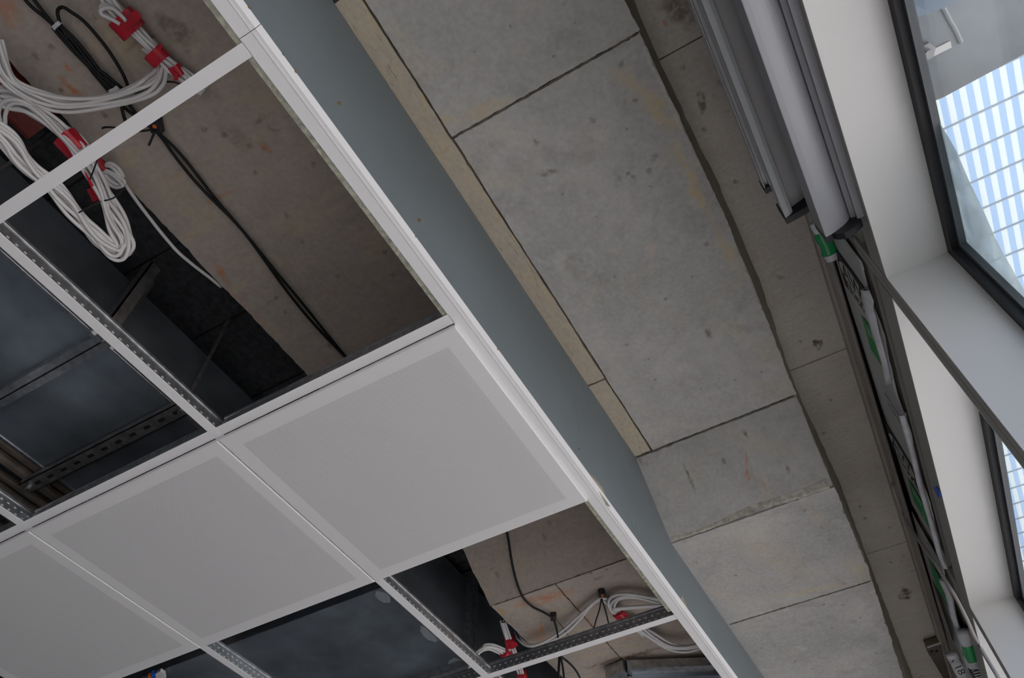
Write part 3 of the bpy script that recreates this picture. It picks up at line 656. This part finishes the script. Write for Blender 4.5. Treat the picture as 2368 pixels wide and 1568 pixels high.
# 2. long bundle that dives behind the cross tee and turns back in a hanging loop
g = cable_thing('cable_bundle', 'white cable bundle hanging in a long loop in front of the dark duct side', 'cable bundle', 'white cable bundles', at(230, 430, 3.0))
pixA = [(-40, 218), (0, 218), (40, 232), (92, 266), (140, 306), (178, 340), (205, 378), (232, 440), (258, 490), (283, 535), (292, 565), (282, 585), (262, 588), (232, 566), (196, 524), (160, 482), (120, 440), (84, 408), (48, 368), (18, 328), (-30, 290)]
zA = [3.06, 3.06, 3.05, 3.04, 3.03, 3.02, 3.0, 2.97, 2.94, 2.92, 2.90, 2.89, 2.885, 2.88, 2.878, 2.875, 2.872, 2.87, 2.87, 2.87, 2.87]
bundle(g, lift(pixA, zA), 9, RW, M['cable'], 0.0088, 0.45, 3, 6)
pixB = [(-40, 226), (10, 240), (60, 252), (120, 300), (170, 344), (200, 390), (226, 446), (246, 490), (262, 530), (272, 562), (262, 576), (240, 562), (206, 524), (172, 484), (130, 440), (70, 396), (10, 340), (-40, 300)]
zB = [3.04, 3.04, 3.03, 3.02, 3.0, 2.98, 2.95, 2.93, 2.91, 2.90, 2.895, 2.89, 2.885, 2.88, 2.878, 2.876, 2.874, 2.874]
bundle(g, lift(pixB, zB), 4, RW, M['cable'], 0.0088, 0.5, 2, 6)
bundle(g, lift([(-20, 320), (4, 290), (4, 262), (20, 240), (56, 238), (100, 268)], 3.035), 2, RW, M['cable'], 0.009, 0.3, 1)
wrap(g, at(148, 314, 3.035), at(184, 352, 3.025), 0.052, 0.040)
wrap(g, at(224, 432, 2.985), at(238, 460, 2.975), 0.040, 0.032)
flag(g, [(194, 396), (200, 402), (226, 446), (240, 440), (243, 452), (222, 455), (206, 425)], 2.955)
g2 = cable_thing('cable_coil', 'small coil of white cable tucked against the beam edge below the cross tee', 'cable coil', None, at(262, 405, 3.1))
for k in range(4):
    bundle(g2, lift([(236, 386 + 3 * k), (252, 378 + 8 * k), (272, 390 + 9 * k), (286, 408 + 7 * k), (270, 408 + 9 * k), (252, 400 + 8 * k), (240, 388 + 5 * k)], 3.09 - 0.004 * k), 1, RW, M['cable'])
wrap(g2, at(218, 372, 3.085), at(236, 394, 3.085), 0.028, 0.024)
g3 = cable_thing('white_cable', 'single white cable running along the beam edge towards the tile', 'cable', None, at(390, 560, 3.11))
bundle(g3, lift([(282, 418), (300, 440), (342, 496), (386, 556), (410, 584), (440, 606), (480, 636), (510, 664)], [3.10, 3.10, 3.105, 3.10, 3.10, 3.11, 3.125, 3.14]), 1, RW, M['cable'])
# ties round the long bundle
def tie(pix, z, label, r=0.0016):
    p = smooth_path(lift(pix, z)); o = obj('cable_tie', tube(bmesh.new(), p, r, 6), M['black']); tag(o, label, 'cable tie', 'black cable ties'); return recentre(o)
tie([(232, 466), (262, 458), (290, 434)], 2.94, 'black tie round the hanging white loop near the beam edge')
tie([(182, 492), (200, 482), (232, 466)], 2.86, 'black tie end pointing left across the white loop')
tie([(224, 372), (214, 400), (196, 446), (188, 478)], 2.96, 'long thin tie dangling below the cross tee by the white loop')
# 3. black cables
g = cable_thing('black_cable_pair', 'pair of thin black cables running diagonally across the stained concrete', 'cable', None, at(560, 530, 3.1))
bundle(g, lift([(40, -30), (75, 6), (118, 50), (190, 136), (262, 212), (316, 266), (362, 306), (404, 352), (480, 442), (560, 532), (650, 650), (735, 752), (800, 826), (840, 872)], [3.108] * 14), 2, RB, M['blackcable'], 0.0075, 0.5, 1, 6)
g = cable_thing('black_cable_coil', 'black cable folded into a tied coil with a wide loop, upper left', 'cable coil', None, at(200, 140, 3.1))
bundle(g, lift([(128, 58), (160, 92), (200, 138), (236, 178), (268, 210)], 3.10), 7, RB, M['blackcable'], 0.0055, 0.4, 2)
bundle(g, lift([(160, 90), (146, 68), (134, 44), (133, 26), (144, 19), (160, 24), (196, 48), (236, 98), (270, 150), (290, 182), (298, 202), (292, 212), (280, 208), (284, 204)], 3.10), 1, RB, M['blackcable'])
bundle(g, lift([(222, 160), (250, 176), (270, 192), (280, 204), (276, 208)], 3.095), 1, RB, M['blackcable'])
bundle(g, lift([(276, 206), (281, 224), (283, 248), (292, 280)], 3.09), 1, RB, M['blackcable'])
wrap(g, at(262, 202, 3.098), at(270, 212, 3.098), 0.028, 0.018, M['filmwhite'], 'clear_strap'); wrap(g, at(128, 54, 3.098), at(136, 62, 3.098), 0.022, 0.016, M['filmwhite'], 'clear_strap')
tie([(298, 231), (316, 216), (346, 200), (376, 190), (402, 190), (420, 196)], 3.085, 'curved black tie end over the white loop, above the cross tee', 0.0022)
tie([(236, 297), (246, 294), (270, 296), (300, 302), (330, 303), (352, 299)], 3.09, 'black tie end sticking out left of the cable clip', 0.0024)
def clip(pix, z, label, sx=0.017, rz=0.6, rnd=False):
    p = at(*pix, z); r = empty('cable_clip', p, rz); tag(r, label, 'cable clip', 'black cable clips')
    bm = bmesh.new()
    if rnd: cyl(bm, (0, 0, -0.010), (0, 0, 0.016), 0.012, 16)
    else: box(bm, (-sx, -sx * 0.75, -0.006), (sx, sx * 0.75, 0.014), 0.002)
    cb = obj('clip_body', bm, M['black'], r)
    obj('clip_button', B((-0.004, -0.004, -0.0085 - (0.003 if rnd else 0)), (0.004, 0.004, -0.004), 0.001), M['orange'], cb)
    obj('clip_stem', cyl(bmesh.new(), (0, 0, 0.010), (0, 0, 0.03), 0.005, 8), M['black'], r); return r
clip((360, 290), 3.105, 'black cable clip with orange button at the cross tee, upper left')
tie([(358, 302), (352, 318), (344, 336)], 3.085, 'short black tie hanging from the upper left cable clip', 0.0026)
# 4. lower openings
def under(u, v, c=0.008):                   # level just below the beam soffit at a picture point
    z = SOF
    for _ in range(60): z += 0.5 * (min(zs(at(u, v, z).x), SOF) - c - z)
    return z
g = cable_thing('black_cable', 'black cable drooping over the haunch in the bottom opening', 'cable', None, at(1230, 1400, 2.95))
bundle(g, lift([(1164, 1200), (1173, 1240), (1186, 1312), (1206, 1372), (1230, 1402), (1258, 1418), (1280, 1432), (1290, 1462), (1292, 1500), (1291, 1540), (1288, 1600)], [under(1164, 1200), under(1173, 1240), under(1186, 1312), under(1206, 1372), 2.925, 2.918, 2.915, 2.905, 2.90, 2.90, 2.90]), 1, RB, M['blackcable'])
clip((1280, 1428), 2.925, 'black cable clip holding the drooping black cable in the bottom opening', 0.013, 0.5)
clip((1392, 1371), 2.925, 'round black cable clip on the concrete above the white cable arc', rnd=True)
tie([(1391, 1386), (1386, 1410), (1378, 1436), (1371, 1462)], 2.905, 'left leg of the pair of ties hanging from the round clip', 0.0026)
tie([(1392, 1386), (1400, 1412), (1406, 1436), (1410, 1452)], 2.905, 'right leg of the pair of ties hanging from the round clip', 0.0026)
tie([(1288, 1434), (1302, 1452), (1318, 1476), (1326, 1488)], 2.905, 'thin tie running right from the clip on the drooping cable', 0.0012)
tie([(1150, 1434), (1142, 1444), (1135, 1458)], 2.97, 'thin tie end against the dark duct side', 0.0012)
g = cable_thing('black_cable_drop', 'three black cable ends dropping out of the bottom edge below the cross tee', 'cable', None, at(1295, 1540, 2.9))
bundle(g, lift([(1296, 1515), (1292, 1540), (1290, 1590)], 2.88), 1, RB, M['blackcable']); bundle(g, lift([(1296, 1518), (1303, 1545), (1308, 1600)], 2.88), 1, RB, M['blackcable'])
bundle(g, lift([(1298, 1518), (1316, 1534), (1334, 1556), (1352, 1590)], 2.88), 1, RB, M['blackcable'])
g = cable_thing('cable_bundle', 'three white cables arching from the beam edge up to the round clip', 'cable bundle', 'white cable bundles', at(1340, 1425, 2.9))
bundle(g, lift([(1196, 1462), (1204, 1482), (1222, 1494), (1256, 1488), (1300, 1464), (1340, 1427), (1368, 1398), (1390, 1386), (1408, 1394), (1426, 1412), (1452, 1440), (1490, 1470)], [3.0, 2.94, 2.91, 2.90, 2.905, 2.91, 2.912, 2.912, 2.91, 2.905, 2.90, 2.90]), 3, 0.0045, M['cable'], 0.010, 0.25, 2)
g = cable_thing('cable_bundle', 'white cable loop with red tape beside the bulkhead in the bottom opening', 'cable bundle', 'white cable bundles', at(1440, 1400, 2.9))
bundle(g, lift([(1424, 1414), (1414, 1404), (1414, 1392), (1428, 1382), (1462, 1379), (1502, 1384), (1545, 1392), (1600, 1402)], 2.902), 5, 0.0045, M['cable'], 0.0105, 0.3, 2)
bundle(g, lift([(1416, 1410), (1450, 1406), (1500, 1402), (1550, 1400), (1590, 1398)], 2.895), 2, RW, M['cable'], 0.006, 0.1, 1)
bundle(g, lift([(1420, 1408), (1440, 1428), (1468, 1448), (1500, 1470), (1540, 1494), (1578, 1502), (1612, 1497), (1650, 1480)], [2.902, 2.90, 2.895, 2.89, 2.888, 2.888, 2.89, 2.89]), 6, 0.0045, M['cable'], 0.010, 0.3, 2)
wrap(g, at(1428, 1416, 2.902), at(1446, 1434, 2.898), 0.036, 0.030)
flag(g, [(1436, 1416), (1452, 1418), (1448, 1424), (1440, 1424)], 2.885)
g = cable_thing('cable_bundle', 'white cables banded with red tape dropping behind the beam edge, bottom centre', 'cable bundle', 'white cable bundles', at(1185, 1490, 2.96))
bundle(g, lift([(1164, 1440), (1176, 1480), (1190, 1520), (1206, 1560), (1222, 1610)], 2.965), 5, 0.0045, M['cable'], 0.008)
for a, b in (((1177, 1476), (1181, 1492)), ((1188, 1514), (1192, 1526)), ((1205, 1556), (1209, 1566))): wrap(g, at(*a, 2.967), at(*b, 2.967), 0.034, 0.030)
flag(g, [(1184, 1486), (1194, 1484), (1198, 1494), (1190, 1497)], 2.955)
g = cable_thing('cable_bundle', 'curled white cables with red tape in front of the big duct, bottom centre', 'cable bundle', 'white cable bundles', at(1130, 1500, 2.95))
bundle(g, lift([(1182, 1524), (1160, 1508), (1136, 1498), (1116, 1502), (1104, 1518), (1090, 1545), (1082, 1590)], [2.95, 2.95, 2.94, 2.93, 2.90, 2.87, 2.86]), 5, 0.0045, M['cable'], 0.0095, 0.35)
wrap(g, at(1164, 1508, 2.952), at(1184, 1524, 2.952), 0.032, 0.03)

# ---- small things at the duct seen in the bottom openings
wc = empty('cable_gland', at(358, 1558, 2.90)); tag(wc, 'small white fitting with blue and orange sleeves below the duct, bottom left', 'fitting')
inp(obj('label_plate', prism(bmesh.new(), [at(u, v, 2.898) for u, v in ((359, 1559), (370, 1553), (380, 1560), (382, 1572), (362, 1576))], (0, 0, 0.012)), M['cable']), wc)
inp(obj('blue_sleeve', obox(bmesh.new(), at(354, 1554, 2.90), at(358, 1576, 2.90), 0.008, 0.012), M['bluetape']), wc)
inp(obj('orange_sleeve', obox(bmesh.new(), at(347, 1560, 2.90), at(350, 1578, 2.90), 0.010, 0.012), M['orange']), wc)
for u, v, a, b, l in ((898, 1376, 0.035, 0.022, 'pale sealant smear at the corner of the wide duct'), (1008, 1462, 0.05, 0.025, 'large pale sealant smear on the wide duct beside the long tee'), (1075, 1530, 0.04, 0.03, 'pale sealant smear on the wide duct near the curled cables')):
    p = at(u, v, 2.917); bm = bmesh.new()
    prism(bm, [p + Vector((a * math.cos(t) * random.uniform(0.8, 1.1), b * math.sin(t) * random.uniform(0.8, 1.1) + b, 0)) for t in [6.2832 * i / 18 for i in range(18)]], (0, 0, 0.0012))
    tag(recentre(obj('sealant_smear', bm, M['sealant'])), l, 'sealant', 'sealant smears on the wide duct')
p = at(1229, 1500, SLAB - 0.05); rod((p.x, p.y, 2.80), (p.x, p.y, SLAB), 'grey hanger rod behind the beam edge at the bottom centre')

# ================================================================== WINDOW-HEAD RAILS
def rail(prof, x1, label, lipprof=None, cap=None, m='alu_lit'):
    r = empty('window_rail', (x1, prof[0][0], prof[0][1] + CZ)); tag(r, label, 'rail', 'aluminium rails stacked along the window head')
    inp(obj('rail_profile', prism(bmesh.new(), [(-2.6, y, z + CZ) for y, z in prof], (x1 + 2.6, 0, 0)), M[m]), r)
    if lipprof: inp(obj('rail_lip', prism(bmesh.new(), [(-2.6, y, z + CZ) for y, z in lipprof], (x1 + 2.6, 0, 0)), M['alu_light']), r)
    inp(obj('end_cap', prism(bmesh.new(), [(x1, y, z + CZ) for y, z in (cap or prof)], (0.014, 0, 0)), M['black']), r)
    return r
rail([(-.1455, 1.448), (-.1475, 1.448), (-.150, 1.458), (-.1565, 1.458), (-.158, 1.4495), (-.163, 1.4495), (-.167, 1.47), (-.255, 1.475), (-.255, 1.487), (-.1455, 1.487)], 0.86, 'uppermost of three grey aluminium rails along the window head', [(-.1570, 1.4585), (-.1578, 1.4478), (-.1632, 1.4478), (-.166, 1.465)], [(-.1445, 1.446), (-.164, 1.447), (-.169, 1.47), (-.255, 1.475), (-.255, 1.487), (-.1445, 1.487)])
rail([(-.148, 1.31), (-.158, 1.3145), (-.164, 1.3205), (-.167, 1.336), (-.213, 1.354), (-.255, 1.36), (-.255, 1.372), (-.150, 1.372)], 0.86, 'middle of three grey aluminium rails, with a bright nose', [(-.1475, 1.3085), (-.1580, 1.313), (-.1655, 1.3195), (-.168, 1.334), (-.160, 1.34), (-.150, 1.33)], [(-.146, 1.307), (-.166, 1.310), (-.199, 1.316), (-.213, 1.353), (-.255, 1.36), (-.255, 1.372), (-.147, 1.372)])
cove = [(-.190 - .052 * math.sin(a), 1.202 + .030 * (1 - math.cos(a)) ** 0.7) for a in [math.pi / 2 * i / 10 for i in range(11)]]
rail([(-.188, 1.202)] + cove + [(-.243, 1.226), (-.251, 1.2225), (-.2512, 1.2135), (-.2675, 1.2135), (-.2675, 1.262), (-.186, 1.262)], 0.865, 'lowest of three grey aluminium rails, next to the cream window head', None,
     [(-.187, 1.200), (-.201, 1.206), (-.206, 1.199), (-.218, 1.191), (-.237, 1.194), (-.255, 1.206), (-.257, 1.262), (-.186, 1.262)], 'alu')

# ================================================================== FILM, TAPE, ROD, PLATE ON THE FACADE
A0 = Vector((1.056, -0.262, 0)); T0 = (Vector((2.198, -0.215, 0)) - A0).normalized(); N0 = Vector((-T0.y, T0.x, 0))
def wp(s, z, off): return A0 + T0 * s + N0 * off + Vector((0, 0, z + CZ))
def sheet(name, outline, off, m, par=None, th=0.0006):
    bm = bmesh.new(); prism(bm, [wp(s, z, off) for s, z in outline], N0 * th); o = obj(name, bm, m)
    return inp(o, par) if par else o
def wavy(name, s0, s1, lo, hi, off, amp, m, seed):
    rnd = random.Random(seed); bm = bmesh.new(); n = 60; rows = 7; prev = None
    ph = [rnd.uniform(0, 6) for _ in range(3)]
    for i in range(n + 1):
        t = i / n; s = s0 + (s1 - s0) * t; a, b = lo(t) + rnd.uniform(-0.003, 0.003), hi(t) + rnd.uniform(-0.002, 0.002)
        col = []
        for j in range(rows + 1):
            k = j / rows; z = a + (b - a) * k
            o_ = off + amp * (0.5 + 0.5 * math.sin(s * 17 + ph[0] + k * 2)) * (1 - 0.6 * k) + amp * 0.5 * math.sin(s * 41 + ph[1]) * (1 - k) ** 2
            col.append(bm.verts.new(wp(s, z, o_)))
        if prev:
            for j in range(rows): bm.faces.new((prev[j], prev[j + 1], col[j + 1], col[j]))
        prev = col
    o = obj(name, bm, m, None, True); md = o.modifiers.new('thickness', 'SOLIDIFY'); md.thickness = 0.0005; return o
def text(par, body, s, z, off, size, m, rot=-math.pi / 2, name='printed_text', sx=1.0):
    cu = bpy.data.curves.new(name, 'FONT'); cu.body = body; cu.size = size; cu.extrude = 0.0002; cu.align_x = 'CENTER'; cu.align_y = 'CENTER'; cu.resolution_u = 3
    tmp = bpy.data.objects.new(name, cu); C.objects.link(tmp)
    dg = bpy.context.evaluated_depsgraph_get(); me = bpy.data.meshes.new_from_object(tmp.evaluated_get(dg)); bpy.data.objects.remove(tmp)
    # text plane: x along the facade seen from inside (right to left is +s), y up
    X = -T0; Z = Vector((0, 0, 1)); c, s_ = math.cos(rot), math.sin(rot)
    ex = X * c + Z * s_; ey = -X * s_ + Z * c; P0 = wp(s, z, off)
    for v in me.vertices: v.co = P0 + ex * v.co.x * sx + ey * v.co.y + N0 * (v.co.z + 0.0003)
    me.materials.clear(); o = link(name, me, m); return inp(o, par)
def prints(par, s, off):
    """one repeat of the printed film: oval mark on a brown block, brown band of letters, green block, small lines"""
    blk = [(s + 0.00, 1.56), (s + 0.00, 1.36), (s + 0.115, 1.345), (s + 0.115, 1.545)]
    sheet('brown_print', blk, off, M['brown'], par)
    ov = [(s + 0.048 + 0.036 * math.cos(a), 1.462 + 0.082 * math.sin(a)) for a in [2 * math.pi * i / 28 for i in range(28)]]
    sheet('oval_print', ov, off + 0.0007, M['film'], par)
    text(par, 'AW', s + 0.048, 1.462, off + 0.0014, 0.075, M['brown'], name='logo_letters')
    text(par, 'NOVA', s + 0.099, 1.45, off + 0.0007, 0.036, M['pale'], sx=1.3)
    sheet('green_print', [(s + 0.158, 1.468), (s + 0.158, 1.352), (s + 0.278, 1.350), (s + 0.275, 1.47)], off, M['green'], par)
    text(par, 'BYS', s + 0.190, 1.418, off + 0.0007, 0.040, M['pale'], sx=0.9); text(par, 'J', s + 0.232, 1.39, off + 0.0007, 0.05, M['pale'])
    text(par, 'film to be removed', s + 0.42, 1.40, off + 0.0007, 0.012, M['brown'], name='small_text') if False else None
    for k in range(2):
        q = bmesh.new(); z = 1.452
        while z > 1.35:
            l = random.uniform(0.004, 0.011); prism(q, [wp(s + 0.42 + 0.036 * k, z, off), wp(s + 0.424 + 0.036 * k, z, off), wp(s + 0.424 + 0.036 * k, z - l, off), wp(s + 0.42 + 0.036 * k, z - l, off)], N0 * 0.0005); z -= l + 0.003
        inp(obj('small_print', q, M['brown']), par)
f1 = empty('protective_film', wp(0.5, 1.30, 0.0)); tag(f1, 'grey printed protective film on the panel above the second window', 'protective film', 'printed protective films')
def lo1(t): return 1.335 - 0.03 * t + 0.01 * math.sin(t * 23)
def hi1(t): return 1.60 - 0.075 * t
inp(wavy('film_sheet', 0.0, 1.10, lo1, hi1, 0.0015, 0.0015, M['film'], 3), f1)
prints(f1, 0.098, 0.0052); prints(f1, 0.737, 0.0052)
# torn white edge of the film
def flap(par, pts, off, seed):
    rnd = random.Random(seed); bm = bmesh.new(); prev = None
    for s, z0, z1 in pts:
        q = [bm.verts.new(wp(s + rnd.uniform(-.002, .002), z0 + (z1 - z0) * k / 4, off + 0.012 * math.sin(k * 0.9) + rnd.uniform(0, 0.004))) for k in range(5)]
        if prev:
            for k in range(4): bm.faces.new((prev[k], prev[k + 1], q[k + 1], q[k]))
        prev = q
    o = obj('torn_edge', bm, M['filmwhite'], None, True); md = o.modifiers.new('thickness', 'SOLIDIFY'); md.thickness = 0.0005; return inp(o, par)
flap(f1, [(0.055, 1.305, 1.325), (0.075, 1.29, 1.345), (0.105, 1.305, 1.375), (0.14, 1.31, 1.372), (0.18, 1.315, 1.352), (0.23, 1.312, 1.345), (0.28, 1.308, 1.338), (0.33, 1.318, 1.334), (0.36, 1.325, 1.335)], 0.010, 4)
flap(f1, [(0.43, 1.285, 1.292), (0.50, 1.29, 1.306), (0.60, 1.296, 1.308), (0.72, 1.296, 1.305), (0.86, 1.298, 1.305), (0.98, 1.292, 1.304), (1.04, 1.285, 1.305), (1.06, 1.265, 1.285)], 0.008, 5)
f2 = empty('protective_film', wp(1.6, 1.30, 0.0)); tag(f2, 'crumpled printed film with torn white edge above the third window, bottom right', 'protective film', 'printed protective films')
def lo2(t): return 1.345 - 0.05 * t + 0.012 * math.sin(t * 19)
def hi2(t): return 1.56 + 0.03 * t
inp(wavy('film_sheet', 1.18, 2.35, lo2, hi2, 0.002, 0.004, M['film'], 8), f2)
sheet('green_print', [(1.30, 1.475), (1.30, 1.40), (1.46, 1.385), (1.46, 1.46)], 0.0115, M['green'], f2)
sheet('brown_print', [(1.48, 1.50), (1.48, 1.44), (1.78, 1.43), (1.80, 1.455)], 0.0115, M['brown'], f2)
flap(f2, [(1.23, 1.335, 1.35), (1.27, 1.30, 1.34), (1.33, 1.30, 1.335), (1.40, 1.31, 1.34), (1.47, 1.30, 1.325), (1.55, 1.29, 1.325), (1.62, 1.285, 1.315), (1.70, 1.285, 1.31)], 0.012, 9)

def film_tube(name, label, cat, pix, z, r, segs):
    """a rolled strip of printed plastic; segs = (start, end, material)"""
    path = smooth_path([at(u, v, zz) for (u, v), zz in zip(pix, z)], 8); n = len(path)
    e = empty(name, path[0]); tag(e, label, cat)
    for k, (a, b, m) in enumerate(segs):
        i, j = int(a * (n - 1)), int(b * (n - 1)); bm = bmesh.new(); rings = []
        for q in range(i, j + 1):
            p = path[q]; t = (path[min(q + 1, n - 1)] - path[max(q - 1, 0)]).normalized(); s = t.cross(Vector((0, 0, 1))).normalized(); h = s.cross(t)
            rr = r * (0.9 + 0.08 * math.sin(q * 0.55) + random.uniform(-0.03, 0.03)); rings.append([bm.verts.new(p + s * rr * math.cos(x) * 1.2 + h * rr * math.sin(x) * 0.6) for x in [6.2832 * y / 10 for y in range(10)]])
        for c0, c1 in zip(rings, rings[1:]):
            for y in range(10): bm.faces.new((c0[y], c0[(y + 1) % 10], c1[(y + 1) % 10], c1[y]))
        bm.faces.new(rings[0]); bm.faces.new(rings[-1][::-1])
        inp(obj('film_section', bm, m, None, True), e)
    return e
e = film_tube('film_strip', 'green and white film strip poking out behind the rail ends', 'film strip', [(1888, 512), (1896, 530), (1906, 552), (1918, 580), (1926, 600)], [3.06, 3.06, 3.06, 3.06, 3.06], 0.016, [(0, 0.32, M['filmwhite']), (0.32, 0.82, M['greentape']), (0.82, 1, M['filmwhite'])])
e = film_tube('film_strip', 'rolled green and white film strip with black print at the bottom right edge', 'film strip', [(2228, 1460), (2238, 1490), (2246, 1515), (2254, 1540), (2264, 1568), (2280, 1610)], [2.80, 2.80, 2.80, 2.80, 2.80, 2.80], 0.019, [(0, 0.22, M['filmwhite']), (0.22, 0.52, M['greentape']), (0.52, 0.62, M['filmwhite']), (0.62, 1, M['ink'])])
def label_text(par, body, pix, z, size, m, ang):
    cu = bpy.data.curves.new('printed_text', 'FONT'); cu.body = body; cu.size = size; cu.extrude = 0.0003; cu.align_x = 'CENTER'; cu.align_y = 'CENTER'; cu.resolution_u = 3
    tmp = bpy.data.objects.new('printed_text', cu); C.objects.link(tmp)
    me = bpy.data.meshes.new_from_object(tmp.evaluated_get(bpy.context.evaluated_depsgraph_get())); bpy.data.objects.remove(tmp)
    p = at(*pix, z); vd = (Vector((0, 0, CZ)) - p).normalized(); ex = (at(pix[0] + math.cos(ang) * 20, pix[1] + math.sin(ang) * 20, z) - p); ex = (ex - vd * ex.dot(vd)).normalized(); ey = vd.cross(ex)
    for v in me.vertices: v.co = p + ex * v.co.x + ey * v.co.y + vd * (v.co.z + 0.001)
    me.materials.clear(); return inp(link('printed_text', me, m), par)
label_text(e, 'ZIII', (2257, 1553), 2.775, 0.03, M['filmwhite'], 1.15)
e2 = film_tube('film_strip', 'ragged white film end with black figures beside the steel plate, bottom right', 'film strip', [(2200, 1512), (2208, 1530), (2220, 1552), (2236, 1590)], [2.95, 2.95, 2.95, 2.95], 0.018, [(0, 1, M['filmwhite'])])
label_text(e2, 'A 18', (2212, 1538), 2.925, 0.034, M['ink'], 1.0)
def onw(u, v, off=0.0):
    d = ray(u, v); n = N0; k = (A0.dot(n) + off) / (d.x * n.x + d.y * n.y); return Vector((0, 0, CZ)) + d * k
tb = bmesh.new(); prism(tb, [onw(u, v, 0.0015) for u, v in ((2159, 1128), (2166, 1125), (2172, 1135), (2177, 1147), (2170, 1151), (2165, 1139))], N0 * 0.0012)
tag(recentre(obj('blue_tape', tb, M['bluetape'])), 'small piece of blue tape on the frame above the second window', 'tape')
rp = [wp(1.04, 1.575, 0.025), wp(1.045, 1.555, 0.035), wp(1.10, 1.50, 0.04), wp(1.075, 1.39, 0.04), wp(1.05, 1.30, 0.035), wp(1.06, 1.20, 0.03), wp(1.075, 1.13, 0.03), wp(1.12, 1.08, 0.03), wp(1.10, 0.97, 0.03), wp(1.10, 0.85, 0.03)]
tag(recentre(obj('backer_rod', tube(bmesh.new(), smooth_path(rp), 0.0048, 8), M['rope'], None, True)), 'loose grey backer rod hanging down across the second mullion', 'rod')
# steel plate bracket on the slab, lower right
pz = SLAB - 0.04
r = empty('plate_bracket', at(2165, 1500, pz)); tag(r, 'weathered steel plate bracket under the slab at the lower right', 'bracket')
inp(obj('end_plate', prism(bmesh.new(), [at(u, v, pz) for u, v in ((2143, 1498), (2176, 1487), (2186, 1506), (2150, 1518))], (0, 0, 0.03)), M['copper']), r)
inp(obj('long_plate', prism(bmesh.new(), [at(u, v, pz + 0.006) for u, v in ((2150, 1516), (2178, 1506), (2240, 1590), (2200, 1600))], (0, 0, 0.02)), M['copper']), r)
inp(obj('bright_edge', prism(bmesh.new(), [at(u, v, pz - 0.001) for u, v in ((2144, 1497), (2175, 1487), (2176, 1489), (2145, 1499.5))], (0, 0, 0.004)), M['alu_light']), r)
for u, v in ((2154, 1506), (2166, 1505)):
    pp = at(u, v, pz); inp(obj('rivet', cyl(bmesh.new(), pp + Vector((0, 0, -0.003)), pp + Vector((0, 0, 0.004)), 0.006, 10), M['gasket']), r)

# ================================================================== OUTSIDE
# clouded film left on the outer face of the first pane
YG = -0.398
fp = [aty(u, v, YG) for u, v in ((2143, 222), (2158, 262), (2182, 300), (2198, 326), (2212, 352), (2240, 418), (2266, 470), (2300, 548), (2332, 608), (2368, 672), (2420, 770), (2440, 880), (2196, 590))]
tag(recentre(obj('clouded_film', prism(bmesh.new(), [Vector((p.x, YG, p.z)) for p in fp], (0, -0.0006, 0)), M['dirtyfilm'])), 'clouded plastic film stuck to the lower corner of the near window pane', 'film')
# outrigger bracket outside the near window
ob = empty('sunshade_outrigger', (0.68, -0.41, 2.81)); tag(ob, 'grey steel outrigger projecting outside the near window head', 'outrigger')
inp(obj('arm', prism(bmesh.new(), [(0.592, -0.405, 2.81), (0.606, -0.47, 2.81), (0.625, -0.8, 2.81), (0.625, -1.6, 2.81), (0.75, -1.6, 2.81), (0.752, -0.62, 2.81), (0.762, -0.46, 2.81), (0.757, -0.405, 2.81)], (0, 0, 0.13)), M['bracket']), ob)
bb = bmesh.new(); q = at(2136, 118, 2.81); cyl(bb, q + Vector((0, 0, -0.010)), q, 0.016, 6); cyl(bb, q + Vector((0, 0, -0.022)), q, 0.008, 10)
inp(obj('bolt', bb, M['bolt']), ob)
inp(obj('label_plate', B((0, 0, 0), (0.012, 0.03, 0.002)), M['cream']), ob).location = at(2198, 95, 2.807)
inp(obj('reinforcing_rib', tube(bmesh.new(), smooth_path([at(u, v, 2.808) for u, v in ((2182, 18), (2196, 46), (2210, 70), (2222, 98))]), 0.004, 8), M['spacer']), ob)
# louvred canopy far above
CH = CZ + 10
cn = empty('louvre_canopy', (10, -4.5, CH)); tag(cn, 'white louvred canopy high outside the windows, blue sky between its blades', 'canopy')
LP, CP = 0.172, 0.52
lme = None
for i in range(40):
    y = -1.9 - i * LP
    if lme is None:
        o = obj('louvre', prism(bmesh.new(), [(-6, -0.042, 0), (-6, 0.042, 0.0), (-6, 0.042, 0.006), (-6, -0.042, 0.006)], (36, 0, 0)), M['louvre']); lme = o.data
    else: o = link('louvre', lme)
    o.location = (0, y, CH); inp(o, cn)
bme = None
for i in range(70):
    x = -2 + i * CP
    if bme is None:
        o = obj('cross_bar', B((-0.012, -9.0, -0.02), (0.012, -1.7, -0.001)), M['barline']); bme = o.data
    else: o = link('cross_bar', bme)
    o.location = (x, 0, CH); inp(o, cn)
